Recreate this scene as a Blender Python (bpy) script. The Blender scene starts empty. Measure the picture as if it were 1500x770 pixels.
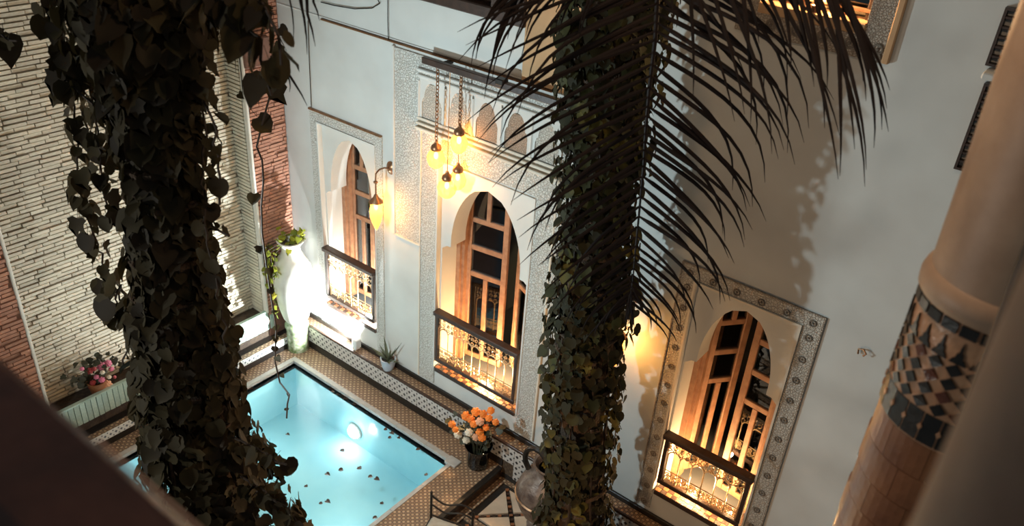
import bpy, bmesh, math, random
from math import sin, cos, pi, sqrt, radians
from mathutils import Vector, Matrix, noise
from mathutils.geometry import tessellate_polygon
random.seed(7)
C = bpy.context.scene.collection
sc = bpy.context.scene

# ---------------------------------------------------------------- camera
CAM = Vector((7.1665, -5.5, 5.9675)); F = 1219.46
RX = Vector((0.78340783, 0.61803915, 0.06557269))      # camera right
RD = Vector((0.35807561, -0.36259818, -0.86040945))    # camera down
RF = Vector((-0.50799018, 0.69753148, -0.505367))      # camera forward
cd = bpy.data.cameras.new('camera'); cam = bpy.data.objects.new('camera', cd); C.objects.link(cam)
cd.sensor_width = 36; cd.lens = F / 1500 * 36; cd.clip_start = .05; cd.clip_end = 60
m = Matrix((RX, -RD, -RF)).transposed().to_4x4(); m.translation = CAM; cam.matrix_world = m
cd.dof.use_dof = True; cd.dof.focus_distance = 6.5; cd.dof.aperture_fstop = 2.4
sc.camera = cam

def at(px, py, ax, val):
    """point of the world plane axis=val seen at a pixel of the 1500x770 frame"""
    d = RX * (px - 750) + RD * (py - 385) + RF * F
    return CAM + d * ((val - CAM[ax]) / d[ax])
def pix(p):
    d = Vector(p) - CAM; z = d.dot(RF)
    return (d.dot(RX) / z * F + 750, d.dot(RD) / z * F + 385, z)

# ---------------------------------------------------------------- sky, unseen lamps and added fill lights, exposure
w = bpy.data.worlds.new('night_sky'); sc.world = w; w.use_nodes = True
bg = w.node_tree.nodes['Background']; bg.inputs[0].default_value = (.50, .72, .80, 1); bg.inputs[1].default_value = .10
sc.view_settings.view_transform = 'Standard'; sc.view_settings.look = 'None'
sc.view_settings.exposure = 0.0; sc.view_settings.gamma = 1

def lamp(name, kind, loc, energy, col, size=.1, aim=None, cone=None, blend=.3):
    d = bpy.data.lights.new(name, kind); d.energy = energy; d.color = col
    if kind == 'AREA': d.size = size
    else: d.shadow_soft_size = size
    if cone: d.spot_size = radians(cone); d.spot_blend = blend
    o = bpy.data.objects.new(name, d); C.objects.link(o); o.location = loc
    if aim is not None:
        o.rotation_euler = (Vector(aim) - Vector(loc)).to_track_quat('-Z', 'Y').to_euler()
    return o
COLD = (.74, .95, 1.0); WARM = (1.0, .60, .27)
lamp('courtyard_floodlight', 'SPOT', (2.5, -3.1, 2.9), 300, (.72, .93, 1.0), .035, (4.0, 0, 1.9), 150, .35)
lamp('terrace_lamp', 'POINT', (2.4, -6.4, 3.2), 190, (.95, .96, .88), .08)  # unseen light added to brighten the left brick wall
lamp('corner_uplight', 'SPOT', (.975, -.10, .06), 480, (.88, .97, 1.0), .03, (.15, .02, .85), 160, .4)
for p_ in ((1.39, -.62, -.84), (.75, -1.3, -.62), (2.3, -1.5, -.62), (.8, -2.6, -.62), (2.3, -2.7, -.62), (1.6, -3.8, -.62)):
    lamp('pool_lamp', 'POINT', p_, (2.5 if p_[1] > -1 else 5.4), (.80, .98, 1.0), .12)  # first sits at the visible lamp; the rest are added even fill
lamp('gallery_lantern', 'POINT', (6.2, -3.4, 6.7), 62, (1.0, .68, .42), .12)  # added warm fill for handrail and right wall, no fixture
lamp('patio_lantern', 'POINT', (4.9, -2.6, 1.3), 55, (1.0, .62, .32), .12)
lamp('landing_lamp', 'POINT', (6.5, -6.3, 6.5), 10, (1.0, .66, .42), .10)  # added warm fill behind the camera for pier and handrail

# ---------------------------------------------------------------- materials
def sock(nt, x):
    return x
class NT:
    def __init__(s, name):
        s.m = bpy.data.materials.new(name); s.m.use_nodes = True; s.t = s.m.node_tree
        s.b = s.t.nodes['Principled BSDF']; s.out = s.t.nodes['Material Output']
    def n(s, typ, **k):
        nd = s.t.nodes.new(typ)
        ins = k.pop('i', {})
        for a, v in k.items(): setattr(nd, a, v)
        for a, v in ins.items():
            if isinstance(v, bpy.types.NodeSocket): s.t.links.new(v, nd.inputs[a])
            else: nd.inputs[a].default_value = v
        return nd
    def l(s, a, b): s.t.links.new(a, b)
    def math(s, op, a, b=0.0, c=None):
        i = {0: a, 1: b}
        if c is not None: i[2] = c
        return s.n('ShaderNodeMath', operation=op, i=i).outputs[0]
    def mix(s, f, a, b):
        nd = s.n('ShaderNodeMix', data_type='RGBA')
        for k, v in ((0, f), (6, a), (7, b)):
            if isinstance(v, bpy.types.NodeSocket): s.l(v, nd.inputs[k])
            else: nd.inputs[k].default_value = v if k == 0 else (*v[:3], 1)
        return nd.outputs[2]
    def obj(s): return s.n('ShaderNodeTexCoord').outputs['Object']
    def noise(s, scale, detail=3, vec=None, rough=.55):
        return s.n('ShaderNodeTexNoise', i={'Vector': vec or s.obj(), 'Scale': scale, 'Detail': detail, 'Roughness': rough}).outputs[0]
    def ramp(s, f, lo, hi):
        nd = s.n('ShaderNodeMapRange', i={0: f, 1: lo, 2: hi}); return nd.outputs[0]
    def bump(s, h, st=.3, dist=.01, nrm=None):
        nd = s.n('ShaderNodeBump', i={'Height': h, 'Strength': st, 'Distance': dist})
        if nrm: s.l(nrm, nd.inputs['Normal'])
        s.l(nd.outputs[0], s.b.inputs['Normal']); return nd.outputs[0]
    def base(s, c):
        if isinstance(c, bpy.types.NodeSocket): s.l(c, s.b.inputs['Base Color'])
        else: s.b.inputs['Base Color'].default_value = (*c[:3], 1)
    def rough(s, r):
        if isinstance(r, bpy.types.NodeSocket): s.l(r, s.b.inputs['Roughness'])
        else: s.b.inputs['Roughness'].default_value = r
def simple(name, c1, c2=None, rough=.6, scale=8, bump=0, bscale=None, metal=0, dist=.01, rnd=0, spec=None, detail=3):
    """base colour mottled between c1 and c2, per-object variation rnd, optional relief"""
    t = NT(name); c = c1
    if c2:
        c = t.mix(t.ramp(t.noise(scale, detail), .35, .68), c1, c2)
    if rnd:
        r = t.n('ShaderNodeObjectInfo').outputs['Random']
        hv = t.n('ShaderNodeHueSaturation', i={'Value': t.math('MULTIPLY_ADD', r, rnd, 1 - rnd / 2)})
        if isinstance(c, bpy.types.NodeSocket): t.l(c, hv.inputs['Color'])
        else: hv.inputs['Color'].default_value = (*c, 1)
        c = hv.outputs[0]
    t.base(c); t.rough(rough); t.b.inputs['Metallic'].default_value = metal
    if spec is not None: t.b.inputs['Specular IOR Level'].default_value = spec
    if bump: t.bump(t.noise(bscale or scale * 4, 4), bump, dist)
    return t.m
M = {}
M['plaster'] = simple('white_lime_plaster', (.66, .655, .62), (.585, .57, .535), .85, 1.6, .25, 60, dist=.004)
M['plaster_in'] = simple('cream_plaster', (.74, .66, .55), (.66, .58, .47), .8, 3, .2, 50, dist=.004)
def carved(name, c1, c2, scale=26):
    t = NT(name); o = t.obj()
    v = t.n('ShaderNodeTexVoronoi', feature='DISTANCE_TO_EDGE', i={'Vector': o, 'Scale': scale}).outputs[0]
    v2 = t.n('ShaderNodeTexVoronoi', feature='F1', i={'Vector': o, 'Scale': scale * 1.9}).outputs[0]
    h = t.math('ADD', t.ramp(v, .0, .16), t.math('MULTIPLY', t.ramp(v2, .5, .1), .6))
    t.base(t.mix(t.ramp(h, .1, .75), c2, c1)); t.rough(.85); t.bump(h, .8, .008)
    return t.m
M['carved'] = carved('carved_gypsum', (.66, .645, .60), (.42, .38, .32), 38)
M['carved_soft'] = carved('weathered_carved_plaster', (.60, .55, .48), (.45, .38, .31), 44)
M['carved_dark'] = carved('stained_carved_plaster', (.50, .42, .34), (.27, .20, .15), 60)
M['carved_stained'] = carved('rust_stained_plaster', (.46, .33, .24), (.34, .22, .15), 50)
M['stain'] = simple('ochre_plaster', (.62, .38, .20), (.50, .29, .15), .85, 4, .2, 50, dist=.004)  # warm lamplight on upper panel and sill put into the colour
M['pale_brick'] = simple('pale_brick', (.66, .61, .49), (.54, .48, .37), .85, 9, .5, 60, rnd=.3, dist=.006)
M['red_brick'] = simple('red_brick', (.38, .18, .11), (.28, .13, .085), .85, 9, .6, 60, rnd=.45, dist=.006)
M['mortar'] = simple('brick_mortar', (.36, .31, .24), (.28, .23, .17), .95, 12, .3, 60)
M['mortar_red'] = simple('red_mortar', (.20, .10, .07), (.15, .075, .05), .95, 12, .3, 60)
M['edge'] = simple('pale_corner_plaster', (.68, .65, .58), (.6, .56, .48), .8, 5)
def mosaic(name, a, b, pitch=.031, grout=(.05, .035, .025)):
    t = NT(name); mp = t.n('ShaderNodeMapping', i={'Vector': t.obj(), 'Location': (.013, .009, .317)}).outputs[0]
    sp = t.n('ShaderNodeSeparateXYZ', i={0: mp})
    fr, fl = [], []
    for k in range(3):
        q = t.math('DIVIDE', sp.outputs[k], pitch); fr.append(t.math('FRACT', q)); fl.append(t.math('FLOOR', q))
    ch = t.math('ABSOLUTE', t.math('MODULO', t.math('ADD', fl[0], t.math('ADD', fl[1], fl[2])), 2.0))
    d = [t.math('SUBTRACT', .5, t.math('ABSOLUTE', t.math('SUBTRACT', f, .5))) for f in fr[:2]]
    e = t.math('MINIMUM', d[0], d[1]); tile = t.ramp(e, .05, .12)
    wn = t.n('ShaderNodeTexWhiteNoise', noise_dimensions='3D', i={'Vector': t.n('ShaderNodeCombineXYZ', i={0: fl[0], 1: fl[1], 2: fl[2]}).outputs[0]}).outputs[0]
    c = t.mix(t.math('GREATER_THAN', ch, .5), a, b)
    c = t.mix(t.math('MULTIPLY', wn, .45), c, (.16, .09, .05))
    t.base(t.mix(tile, grout, c)); t.rough(.38); t.bump(tile, .5, .004); return t.m
M['mosaic'] = mosaic('brown_cream_zellige', (.52, .36, .22), (.24, .14, .085))
M['mosaic_pale'] = mosaic('pale_green_zellige', (.50, .49, .38), (.28, .27, .20))
M['black_tile'] = simple('black_glazed_tile', (.012, .010, .009), (.022, .017, .014), .35, 20, .2, 40)
M['dark_tile'] = simple('dark_brown_glazed_tile', (.035, .02, .015), (.06, .03, .02), .22, 20, .3, 50, rnd=.5)
M['brown_tile'] = simple('rust_glazed_tile', (.15, .05, .03), (.10, .035, .02), .25, 20, .3, 50)
def lattice(name, white, dark, px=.078):
    t = NT(name); sp = t.n('ShaderNodeSeparateXYZ', i={0: t.n('ShaderNodeNewGeometry').outputs['Position']})
    u = t.math('DIVIDE', t.math('ADD', sp.outputs[0], t.math('ADD', sp.outputs[1], 10.0)), px)
    v = t.math('DIVIDE', t.math('ADD', sp.outputs[2], 4.02), px)
    def dia(u, v, r):
        a = t.math('ABSOLUTE', t.math('SUBTRACT', t.math('FRACT', u), .5)); b = t.math('ABSOLUTE', t.math('SUBTRACT', t.math('FRACT', v), .5))
        return t.math('LESS_THAN', t.math('ADD', a, b), r)
    f = t.math('MAXIMUM', dia(u, v, .27), dia(t.math('ADD', u, .5), t.math('ADD', v, .5), .17))
    t.base(t.mix(f, white, dark)); t.rough(.3); t.bump(t.math('SUBTRACT', 1.0, f), .4, .004); return t.m
M['lattice'] = lattice('white_black_star_tile', (.56, .52, .48), (.03, .025, .025))
M['lattice_b'] = lattice('white_blue_small_tile', (.72, .75, .74), (.10, .13, .16), .06)
M['green_tile'] = simple('pale_green_glazed_tile', (.40, .52, .46), (.30, .42, .36), .25, 8, .2, 30, rnd=.3)
M['soil'] = simple('planter_soil', (.06, .04, .025), (.03, .02, .015), .95, 20, .8, 40)
M['coping'] = simple('grey_marble_coping', (.46, .45, .42), (.34, .32, .30), .4, 6, .1, 40, rnd=.15)
M['pool'] = simple('turquoise_pool_plaster', (.33, .56, .62), (.42, .64, .68), .6, 1.6)
M['cream_slab'] = simple('cream_marble_slab', (.62, .50, .38), (.52, .40, .29), .35, 5, .1, 30, rnd=.15)
M['wood'] = simple('warm_cedar_wood', (.42, .22, .12), (.30, .14, .075), .5, 14, .2, 60, rnd=.15)
M['wood_dark'] = simple('dark_stained_wood', (.035, .02, .015), (.06, .032, .022), .45, 12, .25, 60)
M['rail_wood'] = simple('worn_mahogany_handrail', (.040, .018, .014), (.075, .032, .024), .38, 9, .3, 40)
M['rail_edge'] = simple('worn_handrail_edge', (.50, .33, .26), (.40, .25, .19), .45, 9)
M['iron'] = simple('black_wrought_iron', (.02, .018, .016), (.035, .028, .024), .45, 20, metal=.6)
M['brass_iron'] = simple('gilded_wrought_iron', (.78, .58, .34), (.60, .42, .22), .35, 20, metal=.45)
M['brass'] = simple('aged_brass', (.34, .19, .10), (.22, .11, .06), .38, 20, metal=.8)
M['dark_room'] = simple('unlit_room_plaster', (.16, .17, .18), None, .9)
M['curtain'] = simple('dark_curtain', (.03, .035, .045), (.06, .055, .05), .9, 5)
M['jar'] = simple('white_glazed_jar', (.70, .68, .62), (.58, .54, .47), .45, 5, .1, 20)
M['jar_green'] = simple('green_glazed_jar_foot', (.12, .18, .06), (.45, .47, .35), .4, 22)
M['terracotta'] = simple('terracotta', (.36, .14, .055), (.20, .07, .03), .4, 4, .25, 30, rnd=.15)
M['tadelakt'] = simple('tan_tadelakt', (.50, .34, .235), (.32, .20, .13), .5, 3.2, .12, 12, detail=6)
M['zellige_base'] = simple('peach_zellige', (.62, .34, .19), (.48, .24, .13), .3, 12, .3, 50)
M['pier'] = simple('brown_beige_pier_plaster', (.26, .19, .145), (.19, .14, .11), .7, 3, .2, 30)
M['trunk'] = simple('fibrous_palm_bark', (.10, .06, .035), (.05, .03, .02), .95, 14, 1.0, 40, dist=.03)
def leafmat(name, c1, c2, c3, tr=.25, rnd=.8):
    t = NT(name); r = t.n('ShaderNodeObjectInfo').outputs['Random']
    n = t.noise(3.2, 2, t.n('ShaderNodeNewGeometry').outputs['Position'])
    f = t.math('FRACT', t.math('ADD', r, n))
    c = t.mix(t.ramp(f, .2, .75), c1, c2); c = t.mix(t.ramp(n, .60, .72), c, c3)
    t.base(c); t.rough(.7); t.b.inputs['Specular IOR Level'].default_value = .25
    tl = t.n('ShaderNodeBsdfTranslucent'); t.l(c, tl.inputs[0])
    mx = t.n('ShaderNodeMixShader', i={0: tr}); t.l(t.b.outputs[0], mx.inputs[1]); t.l(tl.outputs[0], mx.inputs[2]); t.l(mx.outputs[0], t.out.inputs[0])
    return t.m
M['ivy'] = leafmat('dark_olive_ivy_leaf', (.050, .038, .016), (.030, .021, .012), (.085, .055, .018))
M['ivy_b'] = leafmat('green_ivy_leaf', (.062, .060, .018), (.036, .031, .014), (.20, .15, .03), .3)  # third tone paints yellowish lamplit spots into the leaves
M['jar_leaf'] = leafmat('yellow_green_leaf', (.30, .30, .03), (.16, .19, .03), (.40, .33, .05), .35)
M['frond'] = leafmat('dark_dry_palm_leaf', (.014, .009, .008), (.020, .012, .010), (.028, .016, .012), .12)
M['agave'] = simple('grey_green_agave', (.16, .18, .11), (.09, .10, .06), .5, 14)
M['pot'] = simple('pale_blue_glazed_pot', (.42, .48, .56), (.50, .54, .60), .35, 6)
M['stem'] = simple('woody_vine_stem', (.05, .032, .022), (.03, .02, .015), .85, 18)
M['floatleaf'] = simple('wet_fallen_leaf', (.035, .022, .015), (.06, .03, .02), .35, 18, rnd=.5)
for n_, a_, b_ in (('orange', (.90, .27, .03), (.80, .18, .02)), ('cream', (.80, .72, .58), (.7, .6, .45)), ('pink', (.70, .22, .32), (.60, .14, .25)), ('red', (.40, .05, .05), (.30, .03, .04)), ('peach', (.75, .42, .25), (.65, .33, .2))):
    M[n_] = simple(n_ + '_petals', a_, b_, .6, 30, rnd=.25)
M['flower_leaf'] = simple('dark_flower_leaf', (.03, .045, .018), (.05, .035, .025), .6, 20)
M['cushion'] = simple('cream_cushion_cloth', (.42, .36, .28), (.35, .29, .22), .9, 20)
M['urn'] = simple('tarnished_silver_urn', (.20, .15, .12), (.09, .06, .05), .35, 14, .6, 30, metal=.3)
M['fixture'] = simple('white_metal_fixture', (.75, .76, .74), None, .5)
def glass(name, tint=(1, 1, 1), gloss=.25, rough=.02):
    t = NT(name); t.t.nodes.remove(t.b)
    tr = t.n('ShaderNodeBsdfTransparent', i={0: (*tint, 1)}); gl = t.n('ShaderNodeBsdfGlossy', i={0: (.9, .95, 1, 1), 'Roughness': rough})
    fr = t.n('ShaderNodeFresnel', i={'IOR': 1.33 + gloss})
    mx = t.n('ShaderNodeMixShader', i={0: fr.outputs[0]}); t.l(tr.outputs[0], mx.inputs[1]); t.l(gl.outputs[0], mx.inputs[2]); t.l(mx.outputs[0], t.out.inputs[0])
    return t, gl, fr
M['pane'] = glass('window_glass', (.62, .70, .72), .8)[0].m
M['vase_glass'] = glass('smoked_vase_glass', (.25, .22, .20), .4)[0].m
t, gl, fr = glass('pool_water', (.82, .97, .99), -.13, .12)
bp = t.n('ShaderNodeBump', i={'Height': t.noise(3.0, 2), 'Strength': .12, 'Distance': .02}); t.l(bp.outputs[0], gl.inputs['Normal']); t.l(bp.outputs[0], fr.inputs['Normal'])
M['water'] = t.m
def emit(name, col, s):
    t = NT(name); t.t.nodes.remove(t.b); e = t.n('ShaderNodeEmission', i={0: (*col, 1), 1: s}); t.l(e.outputs[0], t.out.inputs[0]); return t.m
M['bulb'] = emit('lit_filament_bulb', (1, .78, .42), 9)
M['pool_led'] = emit('lit_pool_lamp', (.93, 1, 1), 40)
M['spot_led'] = emit('lit_spot_lens', (.95, 1, 1), 20)
t = NT('lit_amber_glass'); t.base((.9, .55, .15)); t.rough(.25)
t.b.inputs['Emission Color'].default_value = (1, .70, .32, 1); t.b.inputs['Emission Strength'].default_value = .55
trn = t.n('ShaderNodeBsdfTransparent', i={0: (1, .82, .45, 1)}); mx = t.n('ShaderNodeMixShader', i={0: .42})
t.l(trn.outputs[0], mx.inputs[1]); t.l(t.b.outputs[0], mx.inputs[2]); t.l(mx.outputs[0], t.out.inputs[0]); M['amber'] = t.m

# ---------------------------------------------------------------- mesh builder
ORG = {}
def vv(p): return p if isinstance(p, Vector) else Vector(p)
class MB:
    def __init__(s): s.v = []; s.f = []
    def add(s, vs, fs):
        o = len(s.v); s.v += [Vector(x) for x in vs]; s.f += [tuple(i + o for i in f) for f in fs]; return s
    def box(s, a, b, mtx=None):
        (x0, y0, z0), (x1, y1, z1) = a, b
        vs = [Vector(p) for p in ((x0, y0, z0), (x1, y0, z0), (x1, y1, z0), (x0, y1, z0), (x0, y0, z1), (x1, y0, z1), (x1, y1, z1), (x0, y1, z1))]
        if mtx: vs = [mtx @ p for p in vs]
        return s.add(vs, [(0, 3, 2, 1), (4, 5, 6, 7), (0, 1, 5, 4), (1, 2, 6, 5), (2, 3, 7, 6), (3, 0, 4, 7)])
    def cbox(s, a, b, c=.006, mtx=None):
        """box with chamfered edges"""
        bm = bmesh.new(); lo, hi = Vector(a), Vector(b)
        bmesh.ops.create_cube(bm, size=1)
        for v in bm.verts: v.co = Vector(((lo[i] + hi[i]) / 2 + v.co[i] * (hi[i] - lo[i]) for i in range(3)))
        bmesh.ops.bevel(bm, geom=bm.edges[:], offset=c, segments=1, affect='EDGES')
        bm.verts.index_update(); vs = [v.co.copy() for v in bm.verts]
        if mtx: vs = [mtx @ p for p in vs]
        fs = [tuple(v.index for v in f.verts) for f in bm.faces]; bm.free()
        return s.add(vs, fs)
    def tube(s, pts, r, n=6, closed=False, cap=True):
        pts = [vv(p) for p in pts]; N = len(pts); rs = r if isinstance(r, (list, tuple)) else [r] * N
        rings = []; up = None
        for i, p in enumerate(pts):
            a = pts[i - 1] if (i or closed) else p; b = pts[(i + 1) % N] if (i < N - 1 or closed) else p
            t = (b - a).normalized() if (b - a).length > 1e-9 else Vector((0, 0, 1))
            if up is None: up = t.orthogonal().normalized()
            up = (up - t * up.dot(t)); up = up.normalized() if up.length > 1e-6 else t.orthogonal().normalized()
            q = t.cross(up); rings.append([p + (up * cos(2 * pi * k / n) + q * sin(2 * pi * k / n)) * rs[i] for k in range(n)])
        vs = [v for R in rings for v in R]; fs = []
        for i in range(N if closed else N - 1):
            j = (i + 1) % N
            for k in range(n): fs.append((i * n + k, i * n + (k + 1) % n, j * n + (k + 1) % n, j * n + k))
        if cap and not closed: fs += [tuple(reversed(range(n))), tuple((N - 1) * n + k for k in range(n))]
        return s.add(vs, fs)
    def lathe(s, prof, c=(0, 0, 0), n=24, sweep=1.0, start=0, rib=None, axis=None):
        c = vv(c); vs = []; fs = []; P = len(prof); full = sweep >= .999; K = n if full else n + 1
        for k in range(K):
            a = start + 2 * pi * sweep * k / n
            g = 1 + (rib[1] * cos(rib[0] * a) if rib else 0)
            for (r, z) in prof: vs.append(c + Vector((r * g * cos(a), r * g * sin(a), z)))
        for k in range(n):
            j = (k + 1) % K
            for i in range(P - 1): fs.append((k * P + i, j * P + i, j * P + i + 1, k * P + i + 1))
        return s.add(vs, fs)
    def ball(s, c, r, n=8, m=5, sq=(1, 1, 1)):
        prof = [(max(r * sin(pi * i / m), 1e-4), -r * cos(pi * i / m)) for i in range(m + 1)]
        o = len(s.v); s.lathe(prof, (0, 0, 0), n)
        for i in range(o, len(s.v)):
            p = s.v[i]; s.v[i] = Vector((p.x * sq[0], p.y * sq[1], p.z * sq[2])) + vv(c)
        return s
    def sheet(s, rows):
        n = len(rows[0]); vs = [p for r in rows for p in r]
        return s.add(vs, [(i * n + k, i * n + k + 1, (i + 1) * n + k + 1, (i + 1) * n + k) for i in range(len(rows) - 1) for k in range(n - 1)])
    def prism(s, loops, y0, y1, conv=lambda a, y, b: (a, y, b)):
        """2-D outline with holes (a,b) extruded along the third axis"""
        flat = [p for L in loops for p in L]; tri = tessellate_polygon([[Vector((a, b, 0)) for a, b in L] for L in loops])
        n = len(flat); vs = [conv(a, y0, b) for a, b in flat] + [conv(a, y1, b) for a, b in flat]
        fs = [tuple(t) for t in tri] + [tuple(i + n for i in reversed(t)) for t in tri]; o = 0
        for L in loops:
            for i in range(len(L)):
                j = (i + 1) % len(L); fs.append((o + i, o + j, o + j + n, o + i + n))
            o += len(L)
        return s.add(vs, fs)
    def build(s, name, mat, parent=None, loc=None, smooth=False, recalc=True):
        if parent is not None: org = ORG[parent]
        else: org = Vector(loc) if loc is not None else Vector((0, 0, 0))
        me = bpy.data.meshes.new(name); me.from_pydata([p - org for p in s.v], [], s.f)
        if recalc:
            bm = bmesh.new(); bm.from_mesh(me); bmesh.ops.recalc_face_normals(bm, faces=bm.faces); bm.to_mesh(me); bm.free()
        me.materials.append(M[mat]); 
        if smooth:
            me.polygons.foreach_set('use_smooth', [True] * len(me.polygons)); me.set_sharp_from_angle(angle=radians(38))
        me.update(); o = bpy.data.objects.new(name, me); C.objects.link(o); ORG[o] = org
        if parent is not None: o.parent = parent
        else: o.location = org
        return o
def tag(o, label=None, cat=None, group=None, kind=None):
    for k, v in (('label', label), ('category', cat), ('group', group), ('kind', kind)):
        if v: o[k] = v
    return o
def thing(name, label, cat, loc=(0, 0, 0), group=None):
    o = bpy.data.objects.new(name, None); C.objects.link(o); o.location = loc; o.empty_display_size = .05
    ORG[o] = Vector(loc); return tag(o, label, cat, group)
def struct(name, loc=(0, 0, 0)):
    o = bpy.data.objects.new(name, None); C.objects.link(o); o.location = loc; o.empty_display_size = .05
    ORG[o] = Vector(loc); o['kind'] = 'structure'; return o
def inst(data, name, mw, parent):
    o = bpy.data.objects.new(name, data); C.objects.link(o); o.parent = parent
    o.matrix_local = Matrix.Translation(-ORG[parent]) @ mw; ORG[o] = ORG[parent]; return o
def mesh_of(mb, name, mat, smooth=False):
    me = bpy.data.meshes.new(name); me.from_pydata([tuple(p) for p in mb.v], [], mb.f)
    bm = bmesh.new(); bm.from_mesh(me); bmesh.ops.recalc_face_normals(bm, faces=bm.faces); bm.to_mesh(me); bm.free()
    me.materials.append(M[mat])
    if smooth: me.polygons.foreach_set('use_smooth', [True] * len(me.polygons))
    return me
def copy_tree(o, loc, parent=None):
    c = o.copy(); C.objects.link(c)
    if parent is None: c.location = loc
    else: c.parent = parent
    for ch in o.children: copy_tree(ch, None, c)
    return c
def mat_from(pos, y, z, s):
    """matrix whose local Y (leaf tip) and Z (leaf face) point along y and z"""
    y = vv(y).normalized(); z = vv(z); z = z - y * z.dot(y); z = z.normalized() if z.length > 1e-5 else y.orthogonal().normalized()
    x = y.cross(z); mm = Matrix((x * s, y * s, z * s)).transposed().to_4x4(); mm.translation = pos; return mm
cube_me = {}
def cube(mat):
    if mat not in cube_me:
        cube_me[mat] = mesh_of(MB().cbox((-.5, -.5, -.5), (.5, .5, .5), .04), mat, mat)
    return cube_me[mat]
def piece(name, mat, a, b, parent, jit=0):
    a, b = vv(a), vv(b); c = (a + b) / 2; d = b - a
    mw = Matrix.Translation(c) @ Matrix.Diagonal((abs(d.x), abs(d.y), abs(d.z), 1))
    return inst(cube(mat), name, mw, parent)

# ================================================================ SETTING
BZ, FZ, PZ = -.06, -.40, -.55        # bench top, pool surround, sunken patio
NY0, NY1, LX, NX = -3.12, -.47, -.1, -.38   # brick niche along the left wall
# ---- white wall with arched windows
def arch(x0, x1, z0, inset=.11, zs=1.79, zspr=1.90, top=2.587):
    xc = (x0 + x1) / 2; a = (x1 - x0) / 2 - inset; h = top - zspr; pts = [(x0, z0), (x1, z0), (x1, zs - .03), (x1 - inset * .55, zs + .015), (x1 - inset, zs + .02)]
    N = 12
    for i in range(N + 1):
        u = i / N; pts.append((xc + a * sqrt(max(0, 1 - u * u)) * (1 - .08 * u), zspr + h * u))
    for i in range(N - 1, -1, -1):
        u = i / N; pts.append((xc - a * sqrt(1 - u * u) * (1 - .08 * u), zspr + h * u))
    return pts + [(x0 + inset, zs + .02), (x0 + inset * .55, zs + .015), (x0, zs - .03)]
def rect(x0, x1, z0, z1): return [(x0, z0), (x1, z0), (x1, z1), (x0, z1)]
WIN = [dict(x0=.47, x1=1.295, z0=.30, top=2.52, inset=.085, rx=(.45, 1.32, 2.60)),
       dict(x0=2.235, x1=3.345, z0=.25, top=2.587, inset=.115, rx=(2.215, 3.37, 2.72)),
       dict(x0=5.02, x1=5.845, z0=.29, top=2.47, inset=.10, rx=(5.0, 5.865, 2.57))]
wall = struct('wall_back')
outer = rect(-.6, 9.2, -1.3, 6.6)
holesA = [rect(W['rx'][0], W['rx'][1], W['z0'], W['rx'][2]) for W in WIN]
holesB = [arch(W['x0'], W['x1'], W['z0'], W['inset'], top=W['top']) for W in WIN]
extra = [rect(5.06, 5.735, 4.74, 5.95), rect(-.1, 3.10, 4.24, 5.95)]
MB().prism([outer] + holesA + extra, 0, .045).build('wall_skin', 'plaster', wall)
MB().prism([outer] + holesB + extra, .045, .27).build('arched_wall_face', 'plaster', wall)
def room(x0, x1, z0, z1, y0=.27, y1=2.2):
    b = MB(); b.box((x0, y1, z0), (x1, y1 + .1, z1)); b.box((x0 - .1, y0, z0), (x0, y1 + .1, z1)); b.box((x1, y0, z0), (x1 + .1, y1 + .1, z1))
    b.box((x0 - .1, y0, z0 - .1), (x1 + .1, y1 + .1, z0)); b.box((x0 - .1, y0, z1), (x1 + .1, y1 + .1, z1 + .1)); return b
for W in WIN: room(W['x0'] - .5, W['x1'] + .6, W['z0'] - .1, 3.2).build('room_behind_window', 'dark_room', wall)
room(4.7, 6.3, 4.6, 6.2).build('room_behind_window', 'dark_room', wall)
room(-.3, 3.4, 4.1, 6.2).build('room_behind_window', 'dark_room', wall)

# carved plaster frames round the windows, with rosettes and beads
def frame_u(x0, x1, z0, z1, wd, y0, y1, mat, name, parent):
    L = [(x0, z0), (x0, z1), (x1, z1), (x1, z0), (x1 - wd, z0), (x1 - wd, z1 - wd), (x0 + wd, z1 - wd), (x0 + wd, z0)]
    return MB().prism([L], y0, y1).build(name, mat, parent)
ros = MB()
ros.tube([(cos(2 * pi * k / 10) * .5, 0, sin(2 * pi * k / 10) * .5) for k in range(10)], .14, 5, True); ros.ball((0, 0, 0), .2, 6, 4)
ros_me = mesh_of(ros, 'rosette', 'carved_dark', True)
def rosettes(x0, x1, z0, z1, off, step, parent, y=-.018, s=.045):
    pts = []; z = z0 + .1
    while z < z1 - off: pts += [(x0 + off, z), (x1 - off, z)]; z += step
    n = max(2, round((x1 - x0 - 2 * off) / step)); 
    for i in range(n + 1): pts.append((x0 + off + (x1 - x0 - 2 * off) * i / n, z1 - off))
    for (a, b) in pts: inst(ros_me, 'rosette', Matrix.Translation((a, y, b)) @ Matrix.Scale(s, 4), parent)
tr = struct('trim_1'); frame_u(.33, 1.435, .0, 2.74, .115, -.014, 0, 'carved', 'carved_border', tr)
MB().cbox((.33, -.035, 2.735), (1.435, 0, 2.755), .004).build('top_moulding', 'brass', tr)
frame_u(.435, 1.335, .3, 2.62, .018, -.022, .0, 'plaster', 'inner_bead', tr)
tr = struct('trim_2'); frame_u(1.99, 3.595, .03, 2.98, .22, -.018, 0, 'carved', 'carved_border', tr)
frame_u(2.20, 3.385, .25, 2.74, .02, -.026, .0, 'plaster', 'inner_bead', tr)
frame_u(1.975, 3.61, .03, 2.995, .016, -.026, .0, 'plaster_in', 'outer_bead', tr)
tr = struct('trim_3'); frame_u(4.865, 6.015, .05, 2.70, .135, -.014, 0, 'carved_soft', 'carved_border', tr); rosettes(4.865, 6.015, 0, 2.70, .068, .2, tr, -.016, .05)
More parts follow.
